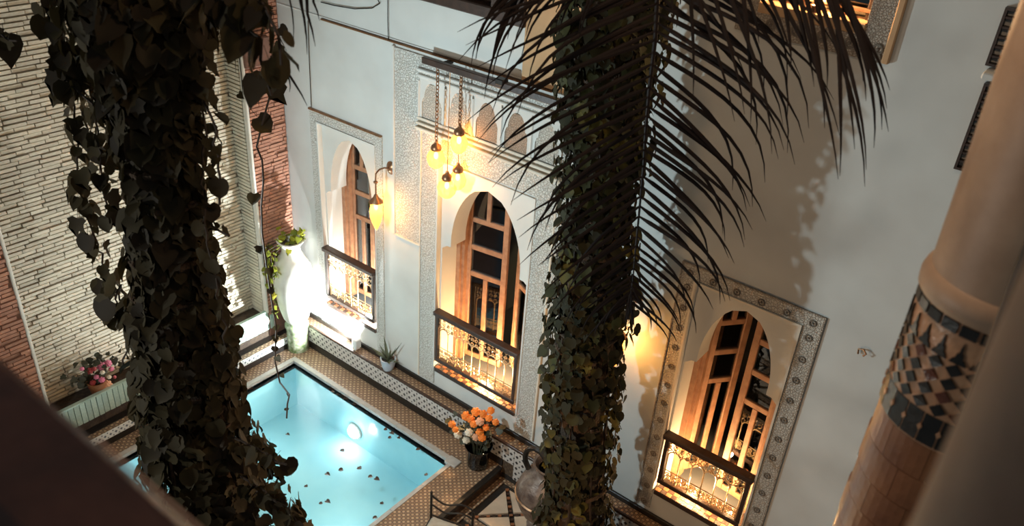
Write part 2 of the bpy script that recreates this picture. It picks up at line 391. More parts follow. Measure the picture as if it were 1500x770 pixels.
frame_u(4.985, 5.88, .29, 2.585, .017, -.03, .0, 'plaster_in', 'inner_bead', tr)
frame_u(4.852, 6.028, .05, 2.715, .012, -.02, .0, 'carved_dark', 'outer_bead', tr)
# large carved field above and beside the middle window, blind arcade, cornices
tr = struct('trim_4')
MB().prism([[(1.62, 1.715), (1.62, 3.70), (3.96, 3.70), (3.96, 1.715), (3.61, 1.715), (3.61, 2.995), (1.975, 2.995), (1.975, 1.715)]], -.02, 0).build('carved_field', 'carved', tr)
for (x0, x1, z0, z1) in ((1.60, 1.63, 1.70, 3.715), (1.60, 1.99, 1.695, 1.72), (3.95, 3.975, 1.70, 3.715), (3.6, 3.96, 1.695, 1.72)):
    MB().cbox((x0, -.034, z0), (x1, 0, z1), .006).build('edge_bead', 'plaster', tr)
for (z, d) in ((3.00, .06), (3.045, .045), (3.09, .03), (3.56, .04), (3.50, .03)):
    MB().cbox((1.95, -.02 - d, z), (3.64, -.015, z + .028), .006).build('cornice_band', 'plaster_in' if z < 3.2 else 'plaster', tr)
for i in range(5):
    xc = 2.13 + i * .332; L = arch(xc - .125, xc + .125, 3.12, .03, 3.30, 3.33, 3.475)
    big = [(xc - .155, 3.12), (xc + .155, 3.12), (xc + .155, 3.50), (xc - .155, 3.50)]
    MB().prism([big, L], -.036, -.02).build('blind_arch', 'plaster', tr)
    MB().box((xc - .12, -.03, 3.12), (xc + .12, -.021, 3.46)).build('blind_arch_panel', 'carved_stained' if i in (2, 3) else 'carved_soft', tr)
    MB().tube([(xc - .165, -.034, 3.12), (xc - .165, -.034, 3.47)], .014, 6).build('colonnette', 'plaster', tr)
tr = struct('trim_5')
MB().cbox((.60, -.028, 3.735), (3.45, 0, 3.752), .004).build('thin_ledge', 'brass', tr)
MB().cbox((-.1, -.012, 3.758), (3.12, 0, 3.772), .004).build('plaster_offset', 'plaster', tr)
# upper wall panel, its orange lamplight painted as ochre
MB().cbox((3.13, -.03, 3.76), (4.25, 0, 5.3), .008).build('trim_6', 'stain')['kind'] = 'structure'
# upper right window border and sill
tr = struct('trim_7')
MB().prism([rect(4.90, 5.91, 4.572, 6.1), rect(5.04, 5.745, 4.74, 5.95)], -.03, 0).build('carved_border', 'carved_dark', tr)
MB().cbox((5.89, -.04, 4.572), (5.935, 0, 6.1), .008).build('outer_bead', 'stain', tr)
rosettes(4.92, 5.90, 4.5, 4.70, .05, .19, tr, -.032, .06)
win = struct('window_4')
MB().cbox((5.04, -.045, 4.715), (5.745, .27, 4.785), .006).build('window_sill', 'stain', win)  # lamplit orange of the sill comes from its material colour
for z in (4.83, 4.92, 5.05, 5.3): MB().cbox((5.06, .05, z), (5.735, .08, z + .022), .004).build('cross_bar', 'wood', win)
for x in (5.07, 5.28, 5.5, 5.70): MB().cbox((x, .06, 4.755), (x + .025, .09, 5.95), .004).build('upright_bar', 'wood_dark', win)
MB().box((5.06, .13, 4.755), (5.735, .136, 5.95)).build('pane', 'pane', win)

# ---- casement windows: jamb, two leaves, panes
def leaf_door(parent, hinge, ang, wd, z0, z1, mirror=False):
    """a glazed leaf whose local x runs from the hinge stile"""
    sgn = -1 if mirror else 1
    R_ = Matrix.Translation(hinge) @ Matrix.Rotation(ang, 4, 'Z')
    def bx(x0, x1, za, zb, t=.02):
        a, b = sorted((x0 * sgn, x1 * sgn)); return (a, -t, za), (b, t, zb)
    st = .062
    fr = MB()
    for (x0, x1) in ((0, st), (wd - st, wd)): fr.cbox(*bx(x0, x1, z0, z1, .024), .005, R_)
    g = fr.build('leaf_frame', 'wood', parent)
    rails = [z0, z0 + (z1 - z0) * .44, z0 + (z1 - z0) * .575, z0 + (z1 - z0) * .71, z1 - .05]
    for i, z in enumerate(rails):
        MB().cbox(*bx(st, wd - st, z, z + .055), .004, R_).build('glazing_bar', 'wood', parent)
    xm = wd / 2
    for (za, zb) in ((rails[0], rails[1]), (rails[3], rails[4])):
        MB().cbox(*bx(xm - .024, xm + .024, za + .05, zb), .004, R_).build('glazing_bar', 'wood', parent)
    for i in range(4):
        segs = ((st, xm - .024), (xm + .024, wd - st)) if i in (0, 3) else ((st, wd - st),)
        for (xa, xb) in segs: MB().box(*bx(xa, xb, rails[i] + .055, rails[i + 1], .003), R_).build('pane', 'pane', parent)
    # scrollwork behind the low panes
    b = MB()
    for (xa, xb) in ((st, xm - .024), (xm + .024, wd - st)):
        cx = (xa + xb) / 2; r = (xb - xa) * .36
        for zc in (rails[1] - r - .03, rails[1] - 3.2 * r - .03):
            b.tube([R_ @ Vector((sgn * (cx + r * cos(2 * pi * k / 10)), .03, zc + r * sin(2 * pi * k / 10))) for k in range(10)], .006, 4, True)
        b.tube([R_ @ Vector((sgn * cx, .03, rails[0] + .05)), R_ @ Vector((sgn * cx, .03, rails[1]))], .006, 4)
    b.build('scroll_grille', 'iron', parent)
angs = [(radians(4), radians(-6)), (radians(9), radians(-24)), (radians(52), radians(-6))]
for k, W in enumerate(WIN):
    win = struct('window_%d' % (k + 1))
    x0, x1, z0 = W['x0'], W['x1'], W['z0']
    J = [(x0 - .02, z0), (x0 - .02, 2.75), (x1 + .02, 2.75), (x1 + .02, z0), (x1 - .05, z0), (x1 - .05, 2.7), (x0 + .05, 2.7), (x0 + .05, z0)]
    MB().prism([J], .272, .36).build('window_frame', 'wood', win)
    MB().prism([[(a + (.035 if a < (x0 + x1) / 2 else -.035), b) for a, b in J]], .30, .39).build('frame_stop', 'wood', win)
    wd = (x1 - x0) / 2 - .06
    leaf_door(win, (x0 + .06, .37, 0), angs[k][0], wd, z0 + .05, 2.68)
    leaf_door(win, (x1 - .06, .37, 0), angs[k][1], wd, z0 + .05, 2.68, True)
    # sill and its tiles
    MB().cbox((x0 - .005, -.03, z0 - .035), (x1 + .005, .27, z0 + .02), .006).build('window_sill', 'wood_dark', win)
    n = round((x1 - x0) / .055)
    for row in range(2):
        for i in range(n):
            xa = x0 + (x1 - x0) * i / n; xb = x0 + (x1 - x0) * (i + 1) / n
            piece('sill_tile', 'dark_tile' if (i + row) % 2 else 'terracotta', (xa + .003, -.028 + row * .05, z0 + .02), (xb - .003, .018 + row * .05, z0 + .030), win)
# panes/dark curtain strip behind the middle window gives depth
# ---- balcony rails
def balcony(W, zt, zb, label, pil=False, gilt='brass_iron'):
    x0, x1 = W['x0'] + .005, W['x1'] - .005
    o = thing('balcony_railing', label, 'railing', ((x0 + x1) / 2, -.01, zb), None)
    y = -.012
    MB().cbox((x0 - .02, -.065, zt - .055), (x1 + .02, .035, zt), .01).build('handrail', 'wood_dark', o)
    MB().cbox((x0, -.04, zb), (x1, .02, zb + .05), .006).build('bottom_rail', 'wood_dark', o)
    for xa in (x0, x1 - .04): MB().cbox((xa, -.035, zb + .05), (xa + .04, .015, zt - .055), .005).build('post', 'wood_dark', o)
    xa, xb = x0 + .05, x1 - .05; n = max(5, round((xb - xa) / .115)); st = (xb - xa) / n; h = zt - .055 - zb - .05; z0 = zb + .05
    zA = z0 + h * .26; zB = z0 + h * .62
    for i in range(n + 1): MB().tube([(xa + st * i, y, z0), (xa + st * i, y, zB)], .0065, 5).build('baluster', gilt, o)
    for i in range(n):
        c = xa + st * (i + .5)
        MB().tube([(c - st / 2 * cos(pi * k / 8), y, zB + st * .5 * sin(pi * k / 8)) for k in range(9)], .0065, 5).build('iron_arch', gilt, o)
    b = MB()
    for i in range(2 * n):
        c = xa + st * (i + .5) / 2
        for (zc, r) in ((z0 + h * .08, st * .2), (z0 + h * .18, st * .16)):
            b.tube([(c + r * cos(2 * pi * k / 8), y, zc + r * sin(2 * pi * k / 8)) for k in range(8)], .0055, 4, True)
            b.ball((c, y, zc), .009, 5, 3)
    b.tube([(xa, y, zA), (xb, y, zA)], .005, 4)
    b.build('lower_scrollwork', gilt, o)
    b = MB()
    for i in range(2 * n + 1):
        c = xa + st * i / 2
        for j in range(3):
            zc = zB + st * .35 + (zt - .06 - zB - st * .35) * (j + .5) / 3; r = st * .21
            a0 = (i + j) * 1.3
            b.tube([(c + r * (1 - k / 14) * cos(a0 + k * .75), y, zc + r * (1 - k / 14) * sin(a0 + k * .75)) for k in range(9)], .0055, 4)
            if (i + j) % 2: b.ball((c, y - .006, zc), .012, 5, 3)
    b.build('upper_scrollwork', gilt, o)
    return o
balcony(WIN[0], 1.10, .40, 'small balcony railing with gilded scrollwork under the leftmost arched window')
balcony(WIN[1], 1.03, .37, 'wide balcony railing with gilded scrollwork under the middle arched window')
balcony(WIN[2], 1.01, .42, 'black balcony railing with gilded scrollwork under the right arched window')
# small warm uplights standing on the sills behind the railings
def sill_lamp(x, z, label, e, y=.13, col=WARM):
    o = thing('sill_uplight', label, 'lamp', (x, y, z + .03))
    MB().lathe([(.001, .031), (.035, .031), (.035, .07), (.028, .072)], (x, y, z), 10).build('lamp_body', 'brass', o)
    MB().lathe([(.001, .068), (.027, .068)], (x, y, z), 10).build('lens', 'bulb', o)
    lamp('sill_lamp_light', 'POINT', (x, y, z + .20), e * 1.2, col, .03)
sill_lamp(1.08, .30, 'small round uplight on the sill of the leftmost arched window', 42, .11, (.98, .95, .85))  # added fill, stands in for the corner light on the reveal
sill_lamp(2.86, .25, 'small round uplight on the sill of the middle arched window', 62, .12)
sill_lamp(5.34, .29, 'small round uplight at the left of the right arched window sill', 38, .12)
sill_lamp(5.70, .29, 'small round uplight at the right end of the right window sill, glaring through the scrollwork', 9)
sill_lamp(5.40, 4.757, 'tiny bright lamp on the lit sill of the upper right window', 26, -.01)
lamp('ochre_panel_light', 'POINT', (3.7, -.45, 4.9), 6, WARM, .05)

# dark wooden gallery front, upper left
g = thing('gallery_screen', 'dark carved wooden gallery front along the top of the white wall', 'balcony', (1.5, 0, 4.2))
MB().cbox((-.1, -.06, 4.20), (3.14, .05, 4.30), .01).build('sill_beam', 'wood_dark', g)
MB().cbox((-.1, -.04, 4.42), (3.10, .03, 4.46), .008).build('lower_rail', 'wood_dark', g)
MB().box((-.1, .05, 4.25), (3.10, .08, 5.95)).build('back_boards', 'wood_dark', g)
for i in range(27):
    x = .05 + i * .115
    MB().lathe([(.012, 0), (.03, .03), (.014, .06), (.03, .12), (.034, .2), (.016, .28), (.028, .33), (.012, .38)], (x, -.005, 4.46), 8).build('turned_baluster', 'wood_dark', g, smooth=True)
MB().cbox((-.1, -.05, 4.84), (3.12, .04, 4.90), .01).build('handrail', 'wood_dark', g)
for x in (-.08, 1.5, 2.78, 3.06): MB().cbox((x, -.055, 4.30), (x + .07, .045, 5.95), .008).build('post', 'wood_dark', g)

# ---- left wall: brick
lw = struct('wall_left')
MB().box((-.75, -7.5, -1.3), (NX - .02, 0.0, 6.6)).build('wall_core', 'mortar', lw)
MB().box((NX - .05, NY1, -.7), (LX - .012, 0.0, 6.6)).build('pilaster_core', 'mortar_red', lw)
MB().box((NX - .05, -7.5, -.7), (LX - .012, NY0, 6.6)).build('pilaster_core', 'mortar_red', lw)
MB().cbox((LX - .06, NY1 - .03, .12), (LX + .008, NY1, 6.6), .006).build('corner_bead', 'edge', lw)
MB().cbox((LX - .06, NY0, .12), (LX + .008, NY0 + .028, 6.6), .006).build('corner_bead', 'edge', lw)
pitch = .0425; bricks = []
def course(y0, y1, x, z, mat, blen):
    y = y0 - random.uniform(0, blen)
    while y < y1:
        L = blen * random.uniform(.85, 1.15); a = max(y, y0) + .004; b = min(y + L, y1) - .004
        if b - a > .03:
            pr = random.uniform(-.006, .009); dz = random.uniform(-.003, .003)
            bricks.append((mat, Vector((x - .03, a, z + .005 + dz)), Vector((x + pr, b, z + pitch - .007 + dz)), random.uniform(-.012, .012)))
        y += L
z = .08
while z < 5.6:
    course(NY0 + .03, NY1 - .03, NX + .004, z, 'pale_brick', .19)
    course(NY1, -.012, LX, z, 'red_brick', .16)
    if z < 4.2: course(-4.6, NY0, LX, z, 'red_brick', .19)
    z += pitch
# side of the niche (return faces)
z = .08
while z < 5.6:
    for (ys, s) in ((NY1 - .03, 1),):
        pr = random.uniform(-.004, .006)
        bricks.append(('pale_brick', Vector((NX, ys - .006 - pr, z + .005)), Vector((LX - .065, ys + .02, z + pitch - .007)), 0))
    z += pitch
def hidden(px, py):
    return px < 8 or px > 1500 or py < 4 or py > 770 or (py > 500 and py > 513 + .79 * px) or (px > 150 and abs(px - (200 + .17 * py)) < 95)
sc_ = []
for b in bricks:
    p = pix((b[1] + b[2]) / 2)
    s_ = 0 if hidden(p[0], p[1]) else (b[2].y - b[1].y) / p[2] ** 2
    sc_.append(s_)
order = sorted(range(len(bricks)), key=lambda i: -sc_[i]); top300 = set(order[:290])
rest = {'pale_brick': MB(), 'red_brick': MB()}
for i, (mt, a, b, tw) in enumerate(bricks):
    c = (a + b) / 2; d = b - a; mw = Matrix.Translation(c) @ Matrix.Rotation(tw, 4, 'X') @ Matrix.Diagonal((d.x, d.y, d.z, 1))
    if i in top300: inst(cube(mt), 'brick', mw, lw)
    else: rest[mt].box((-.5, -.5, -.5), (.5, .5, .5), mw)
o = rest['pale_brick'].build('pale_brick_courses', 'pale_brick', lw, recalc=False); o['kind'] = 'stuff'
o = rest['red_brick'].build('red_brick_courses', 'red_brick', lw, recalc=False); o['kind'] = 'stuff'
MB().cbox((LX - .02, NY1 - .01, 3.16), (LX + .05, -.17, 3.46), .012).build('pilaster_block', 'mortar_red', lw)

# planter trough along the niche
tg = thing('planter_trough', 'long built-in planter trough faced with pale green tiles below the brick niche', 'planter', (-.2, -1.8, -.4))
MB().box((NX, NY0, -.6), (LX - .03, -.40, .075)).build('trough_core', 'soil', tg)
n = 46
for i in range(n):
    ya = NY0 + (-.40 - NY0) * i / n; yb = NY0 + (-.40 - NY0) * (i + 1) / n
    piece('green_tile', 'green_tile', (LX - .032, ya + .003, -.13 + random.uniform(-.002, .002)), (LX - .012 + random.uniform(-.002, .002), yb - .003, .125), tg)
MB().cbox((LX - .05, NY0, .125), (LX + .0, -.395, .145), .005).build('tile_rim', 'green_tile', tg)
MB().cbox((NX + .02, -.45, -.13), (LX - .005, -.40, .14), .005).build('end_face', 'green_tile', tg)

# ---- floors
PX0, PX1, PY0, PY1 = .31, 2.90, -4.6, -.46   # pool opening
fl = struct('floor')
MB().prism([rect(-.6, 3.34, -7.5, .1), rect(PX0, PX1, PY0, PY1)], FZ - .12, FZ, conv=lambda a, y, b: (a, b, y)).build('pool_surround', 'mosaic', fl)
MB().box((3.28, -7.5, -1.2), (9.2, .1, PZ - .015)).build('patio_bed', 'black_tile', fl)
MB().box((-.6, -7.5, -1.9), (9.2, .1, -1.8)).build('ground', 'mortar', fl)
# step from pool surround down to the sunken patio
st = struct('trim_8')
MB().cbox((3.30, -7.5, FZ - .035), (3.36, -.16, FZ + .002), .006).build('step_nosing', 'black_tile', st)
MB().box((3.28, -7.5, PZ), (3.345, -.16, FZ - .035)).build('step_riser', 'dark_tile', st)
MB().box((3.345, -7.5, PZ - .01), (3.42, -.21, PZ + .004)).build('border_mosaic', 'mosaic', st)
MB().box((3.345, -.20, PZ - .01), (9.2, -.15, PZ + .005)).build('border_mosaic', 'mosaic', st)
# sunken patio: squares cut by diagonals into cream triangles
cs = .54; bw = .045
for ix in range(8):
    for iy in range(8):
        x0 = 3.49 + ix * (cs + .11); y1 = -.235 - iy * (cs + .11); x1 = x0 + cs; y0 = y1 - cs; xc, yc = (x0 + x1) / 2, (y0 + y1) / 2
        if x0 > 8.2: continue
        for tri in (((x0, y1), (x1, y1)), ((x1, y1), (x1, y0)), ((x1, y0), (x0, y0)), ((x0, y0), (x0, y1))):
            a, b = Vector(tri[0]), Vector(tri[1]); c = Vector((xc, yc)); g_ = (a + b + c) / 3
            P3 = [q + (g_ - q).normalized() * (.05 if k < 2 else .04) for k, q in enumerate((a, b, c))]
            MB().prism([[(q.x, q.y) for q in P3]], PZ - .015, PZ + .008, conv=lambda a, y, b: (a, b, y)).build('cream_slab', 'cream_slab', fl)
    xg = 3.49 + ix * (cs + .11) - .095
    if 0 < ix: MB().box((xg, -5.6, PZ - .012), (xg + .075, -.26, PZ + .004)).build('mosaic_strip', 'mosaic', fl)
    if ix: 
        yg = -.235 - ix * (cs + .11) + .02
        MB().box((3.43, yg, PZ - .012), (8.4, yg + .075, PZ + .005)).build('mosaic_strip', 'mosaic', fl)
# diagonal strips are the dark bed with small tiles
for ix in range(2):
    for iy in range(2):
        x0 = 3.49 + ix * (cs + .11); y1 = -.235 - iy * (cs + .11)
        for s in (0, 1):
            for k in range(13):
                u = (k + .5) / 13; px_ = x0 + cs * u; py_ = (y1 - cs * u) if s == 0 else (y1 - cs + cs * u)
                mw = Matrix.Translation((px_, py_, PZ - .004)) @ Matrix.Rotation(pi / 4, 4, 'Z') @ Matrix.Diagonal((.036, .028, .016, 1))
                inst(cube('dark_tile' if k % 2 else 'terracotta'), 'strip_tile', mw, fl)
# ---- bench along the white wall
be = struct('trim_9')
MB().box((-.1, -.135, -1.2), (6.6, .02, BZ - .0)).build('bench_core', 'mosaic', be)
MB().cbox((-.1, -.028, BZ), (6.6, .0, -.0), .004).build('skirting', 'black_tile', be)
MB().cbox((-.1, -.155, BZ - .028), (6.6, -.13, BZ + .004), .004).build('bench_nosing', 'dark_tile', be)
x = -.1
while x < 5.6:
    deep = x > 3.34
    piece('lattice_tile', 'lattice', (x + .002, -.148, (-.49 if deep else -.30)), (x + .154, -.13, BZ - .03), be); x += .156
MB().box((-.1, -.152, FZ), (3.34, -.13, -.305)).build('riser_base', 'black_tile', be)
MB().box((3.34, -.152, PZ), (6.6, -.13, -.493)).build('riser_base', 'black_tile', be)
# low ledge under the planter
le = struct('trim_10')
MB().box((-.4, -7.5, -.6), (.055, -.155, -.235)).build('ledge_core', 'black_tile', le)  # black top paints the shadow strip between trough and mosaic
MB().box((-.02, -7.5, -.236), (.058, -.155, -.225)).build('ledge_mosaic', 'mosaic', le)
y = -.16
while y > -4.2:
    piece('small_white_tile', 'lattice_b', (.052, y - .148, -.315), (.068, y, -.226), le); y -= .15
MB().box((.05, -7.5, FZ), (.062, -.155, -.318)).build('ledge_base', 'black_tile', le)
# ---- pool: coping stones, shell, water
pl = struct('trim_11')
x = PX0 - .05
while x < PX1:
    xb = min(x + .45, PX1 + .05); piece('coping_stone', 'coping', (x + .002, PY1 - .012, FZ - .03), (xb - .002, PY1 + .05, FZ + .012), pl); x = xb
y = PY1 - .012
while y > PY0:
    yb = max(y - .45, PY0)
    piece('coping_stone', 'coping', (PX0 - .05, yb + .002, FZ - .03), (PX0 + .012, y - .002, FZ + .012), pl)
    piece('coping_stone', 'coping', (PX1 - .012, yb + .002, FZ - .03), (PX1 + .035, y - .002, FZ + .010), pl); y = yb
MB().cbox((PX1 - .06, PY1 - .055, FZ - .02), (PX1 + .09, PY1 + .06, FZ + .02), .006).build('corner_coping', 'coping', pl)
po = struct('floor_2')
D = -1.08
b = MB(); b.box((PX0 - .1, PY0 - .1, D - .1), (PX1 + .1, PY1 + .1, D)); b.box((PX0 - .1, PY0, D), (PX0, PY1, FZ - .03)); b.box((PX1, PY0, D), (PX1 + .1, PY1, FZ - .03))
b.box((PX0 - .1, PY1, D), (PX1 + .1, PY1 + .1, FZ - .03)); b.box((PX0 - .1, PY0 - .1, D), (PX1 + .1, PY0, FZ - .03))
b.build('pool_basin', 'pool', po)
MB().cbox((PX1 - .02, PY0, -.56), (PX1 + .001, PY1, FZ - .028), .004).build('waterline_tile', 'green_tile', po)
WZ = FZ - .05
wt = MB().add([(PX0, PY0, WZ), (PX1, PY0, WZ), (PX1, PY1, WZ), (PX0, PY1, WZ)], [(0, 1, 2, 3)]).build('pool_water', 'water', loc=(0, 0, 0))
tag(wt, 'still turquoise water filling the pool', 'water')
o = thing('pool_light', 'round underwater lamp glaring white under the pool surface', 'lamp', (1.385, PY1, -.88))
RP_ = Matrix.Translation((1.385, PY1, -.88)) @ Matrix.Rotation(pi / 2, 4, 'X')
for prof, nm, mt_ in (([(.001, 0), (.11, 0), (.11, .02), (.09, .03)], 'lamp_rim', 'coping'), ([(.085, .026), (.07, .06), (.04, .08), (.001, .088)], 'lamp_lens', 'pool_led')):
    b = MB().lathe(prof, (0, 0, 0), 24); b.v = [RP_ @ v for v in b.v]; b.build(nm, mt_, o)

# ---- corner spotlight on the bench
o = thing('bench_spotlight', 'small white floodlight on the tiled bench below the leftmost arched window', 'lamp', (1.03, -.08, BZ))
MB().cbox((1.0, -.13, BZ + .02), (1.07, -.04, BZ + .15), .01).build('lamp_housing', 'fixture', o)
MB().cbox((.995, -.12, BZ + .03), (1.0, -.05, BZ + .14), .001).build('lens', 'spot_led', o)
MB().cbox((1.02, -.12, BZ), (1.05, -.05, BZ + .02), .003).build('bracket', 'fixture', o)

# ================================================================ LAMPS ON THE WALL
RODY = -.16
p0 = at(620, 86, 1, RODY); p1 = at(862, 166, 1, RODY); zr = (p0.z + p1.z) / 2
rod = thing('lamp_beam', 'dark wooden beam fixed to the carved plaster carrying the pendant lamps', 'beam', ((p0.x + p1.x) / 2, RODY, zr))
MB().cbox((p0.x, RODY - .025, zr - .03), (p1.x, RODY + .025, zr + .03), .006).build('beam', 'wood_dark', rod)
for q in (.2, 1.55): MB().cbox((p0.x + q - .02, RODY, zr - .015), (p0.x + q + .02, 0, zr + .015), .004).build('wall_bracket', 'iron', rod)
MB().cbox((at(728, 128, 1, RODY).x, RODY - .04, zr + .0), (at(728, 128, 1, RODY).x + .09, RODY + .04, zr + .055), .008).build('clamp', 'iron', rod)
def pendant(ptop, pcap, y, R, label, chain_r=.009, e=6):
    c = at(*pcap, 1, y); xx = c.x; ztop = zr - .02
    o = thing('pendant_lamp', label, 'lamp', (xx, y, c.z - .02))
    n = int((ztop - c.z) / .035)
    ch = MB()
    if chain_r > .006:
        for i in range(n):
            zc = c.z + .02 + (i + .5) * (ztop - c.z - .02) / n; hx = .013 if i % 2 else .003; hy = .003 if i % 2 else .013
            ch.tube([(xx + hx * cos(a), y + hy * cos(a), zc + .022 * sin(a)) for a in [2 * pi * k / 8 for k in range(8)]], .0045, 4, True)
        ch.build('chain', 'brass', o)
    else:
        ch.tube([(xx, y, c.z), (xx, y, ztop)], chain_r, 5).build('cord', 'brass', o)
    MB().lathe([(.001, .045), (.014, .043), (.02, .02), (.045, .0), (.052, -.03), (.048, -.045)], (xx, y, c.z), 16).build('cap', 'brass', o, smooth=True)
    prof = [(.042, -.04), (R * .82, -.075), (R, -.115), (R * .98, -.15), (R * .8, -.19), (R * .45, -.22), (.001, -.23)]
    MB().lathe(prof, (xx, y, c.z), 32, rib=(10, .05)).build('ribbed_globe', 'amber', o, smooth=True)
    MB().ball((xx, y, c.z - .10), .022, 8, 6, (1, 1, 1.7)).build('bulb', 'bulb', o, smooth=True)
    lamp('pendant_light', 'POINT', (xx, y, c.z - .12), e, WARM, .05)
    return o
pendant(None, (639, 213), RODY, .085, 'leftmost ribbed amber glass pendant lamp on a heavy chain', e=8)
pendant(None, (673, 190), RODY, .078, 'uppermost ribbed amber glass pendant lamp, right of the leftmost one', e=9)
pendant(None, (671, 245), RODY + .05, .078, 'ribbed amber pendant lamp hanging directly below the uppermost one', .004, e=12)
pendant(None, (655, 257), RODY - .05, .088, 'lowest ribbed amber glass pendant lamp on a thin cord', .004, e=12)
def sconce(x, z, label):
    o = thing('wall_sconce', label, 'lamp', (x, -.02, z))
    MB().lathe([(.001, .0), (.05, .0), (.056, .008), (.03, .02), (.022, .032), (.001, .034)], (0, 0, 0), 18)
    b = MB(); b.lathe([(.001, 0), (.055, 0), (.058, .01), (.03, .022), (.02, .036), (.001, .038)], (0, 0, 0), 18)
    R_ = Matrix.Translation((x, 0, z)) @ Matrix.Diagonal((1, 1, 1.25, 1)) @ Matrix.Rotation(pi / 2, 4, 'X'); b.v = [R_ @ v for v in b.v]
    b.build('wall_plate', 'brass', o, smooth=True)
    yy = -.22
    MB().tube([(x, -.03, z), (x, -.10, z + .03), (x, -.17, z + .03), (x, yy + .005, z - .0), (x, yy, z - .06), (x, yy, z - .24)], .009, 6).build('curved_arm', 'brass', o, smooth=True)
    MB().ball((x, yy, z - .09), .024, 10, 6, (1, 1, .7)).build('knop', 'brass', o, smooth=True)
    MB().lathe([(.008, .06), (.018, .05), (.03, .02), (.072, -.02), (.075, -.03), (.04, -.035)], (x, yy, z - .28), 18).build('shade_cap', 'brass', o, smooth=True)
    MB().lathe([(.035, -.03), (.055, -.06), (.068, -.13), (.062, -.2), (.045, -.27), (.022, -.33), (.001, -.36)], (x, yy, z - .28), 20).build('teardrop_glass', 'amber', o, smooth=True)
    MB().ball((x, yy, z - .37), .02, 8, 6, (1, 1, 1.8)).build('bulb', 'bulb', o, smooth=True)
    lamp('sconce_light', 'POINT', (x, yy, z - .40), 20, WARM, .045)
sconce(1.555, 2.44, 'brass sconce with teardrop amber glass between the leftmost and middle windows')
sconce(4.50, 2.22, 'brass sconce with amber glass glowing behind the ivy-clad right palm trunk')
# small uplighter bowl and rusty hook on the right part of the wall
o = thing('bowl_sconce', 'small white half-bowl wall uplighter beside the tiled column', 'lamp', (6.60, 0, 1.62))
MB().lathe([(.001, -.10), (.03, -.09), (.06, -.05), (.075, 0), (.068, 0), (.05, -.045), (.001, -.085)], (6.60, 0, 1.72), 16, .5, pi).build('bowl', 'fixture', o, smooth=True)
q = at(1264, 517, 1, -.02)
o = MB().tube([q + Vector((-.03, 0, -.02)), q + Vector((-.035, 0, .02)), q + Vector((0, -.01, .035)), q + Vector((.025, -.02, .015)), q + Vector((.01, -.02, -.01))], .007, 5).build('wall_hook', 'brass', loc=q)
tag(o, 'little rusty hook on the bare white wall between right window and column', 'hook')
# cables at the upper left of the wall
def cable(pts, r, label):
    P = [at(a, b, 1, -.02) for a, b in pts]; o = MB().tube(P, r, 4).build('cable', 'iron', loc=P[0]); return tag(o, label, 'cable')
cable([(470, 3), (490, 8), (520, 13), (545, 12), (556, 5), (552, -4)], .006, 'loose loop of black cable at the very top left of the white wall')
cable([(568, -6), (568, 30), (569, 59)], .004, 'thin straight vertical cable running down to the brown ledge')
cable([(451, 30), (453, 90), (456, 157)], .004, 'thin drooping cable reaching the left end of the leftmost window frame')

# ================================================================ COLUMN, PIER, HANDRAIL (near the camera)
CX, CY, CR = 7.09, -3.10, .20; Z0, Z1 = 4.39, 4.80
co = thing('tiled_column', 'round tan column with a collar of black and peach zellige tiles', 'column', (CX, CY, PZ))
MB().lathe([(CR, Z0), (CR, Z1)], (CX, CY, 0), 48).build('tile_bed', 'zellige_base', co, smooth=True)
MB().lathe([(CR + .004, Z1), (CR + .012, Z1 + .01), (CR + .014, Z1 + .045), (CR + .006, Z1 + .07), (CR - .004, Z1 + .08), (CR, Z1 + .3), (CR + .008, Z1 + .6), (CR + .02, 6.6)], (CX, CY, 0), 48).build('shaft', 'tadelakt', co, smooth=True)
MB().lathe([(CR - .006, PZ), (CR - .006, Z0)], (CX, CY, 0), 48).build('pedestal_core', 'terracotta', co, smooth=True)
NA = 24; dth = 2 * pi / NA
def patch(th0, th1, za, zb, mat, name, dia=False, rr=.006, shape=None):
    b = MB(); r = CR + rr; r0 = CR - .002
    if shape is None:
        shape = [(0, .5), (.5, 0), (1, .5), (.5, 1)] if dia else [(0, 0), (1, 0), (1, 1), (0, 1)]
    n = len(shape); vs = []
    for R_ in (r, r0):
        for (u, v) in shape:
            a = th0 + (th1 - th0) * u; vs.append((CX + R_ * cos(a), CY + R_ * sin(a), za + (zb - za) * v))
    b.add(vs, [tuple(range(n))] + [(i, (i + 1) % n, (i + 1) % n + n, i + n) for i in range(n)]); return b.build(name, mat, co)
vis = lambda th: cos(th - math.atan2(CAM.y - CY, CAM.x - CX)) > -.25
for i in range(NA):
    a = i * dth
    if not vis(a): continue
    patch(a + .02, a + dth - .02, Z1 - .036, Z1 - .004, 'black_tile', 'black_tile')
    mer = [(.06, 0), (.94, 0), (.80, .22), (.72, .22), (.66, .5), (.58, .5), (.56, .78), (.5, 1), (.44, .78), (.42, .5), (.34, .5), (.28, .22), (.20, .22)]
    patch(a, a + dth, Z1 - .118, Z1 - .052, 'black_tile', 'merlon_tile', shape=mer)
    for r_ in range(4):
        za = Z1 - .164 - r_ * .046
        patch(a + .07 * dth, a + .93 * dth, za + .002, za + .044, 'brown_tile' if (i * 7 + r_ * 3) % 5 == 0 else 'black_tile', 'diamond_tile', shape=[(0, .5), (.5, 0), (1, .5), (.5, 1)])
    patch(a + .012, a + dth - .012, Z0 + .006, Z0 + .105, 'black_tile', 'panel_tile', rr=.003)
    patch(a - .035, a + .035, Z0 + .045, Z0 + .07, 'zellige_base', 'lozenge_tile', True, .007)
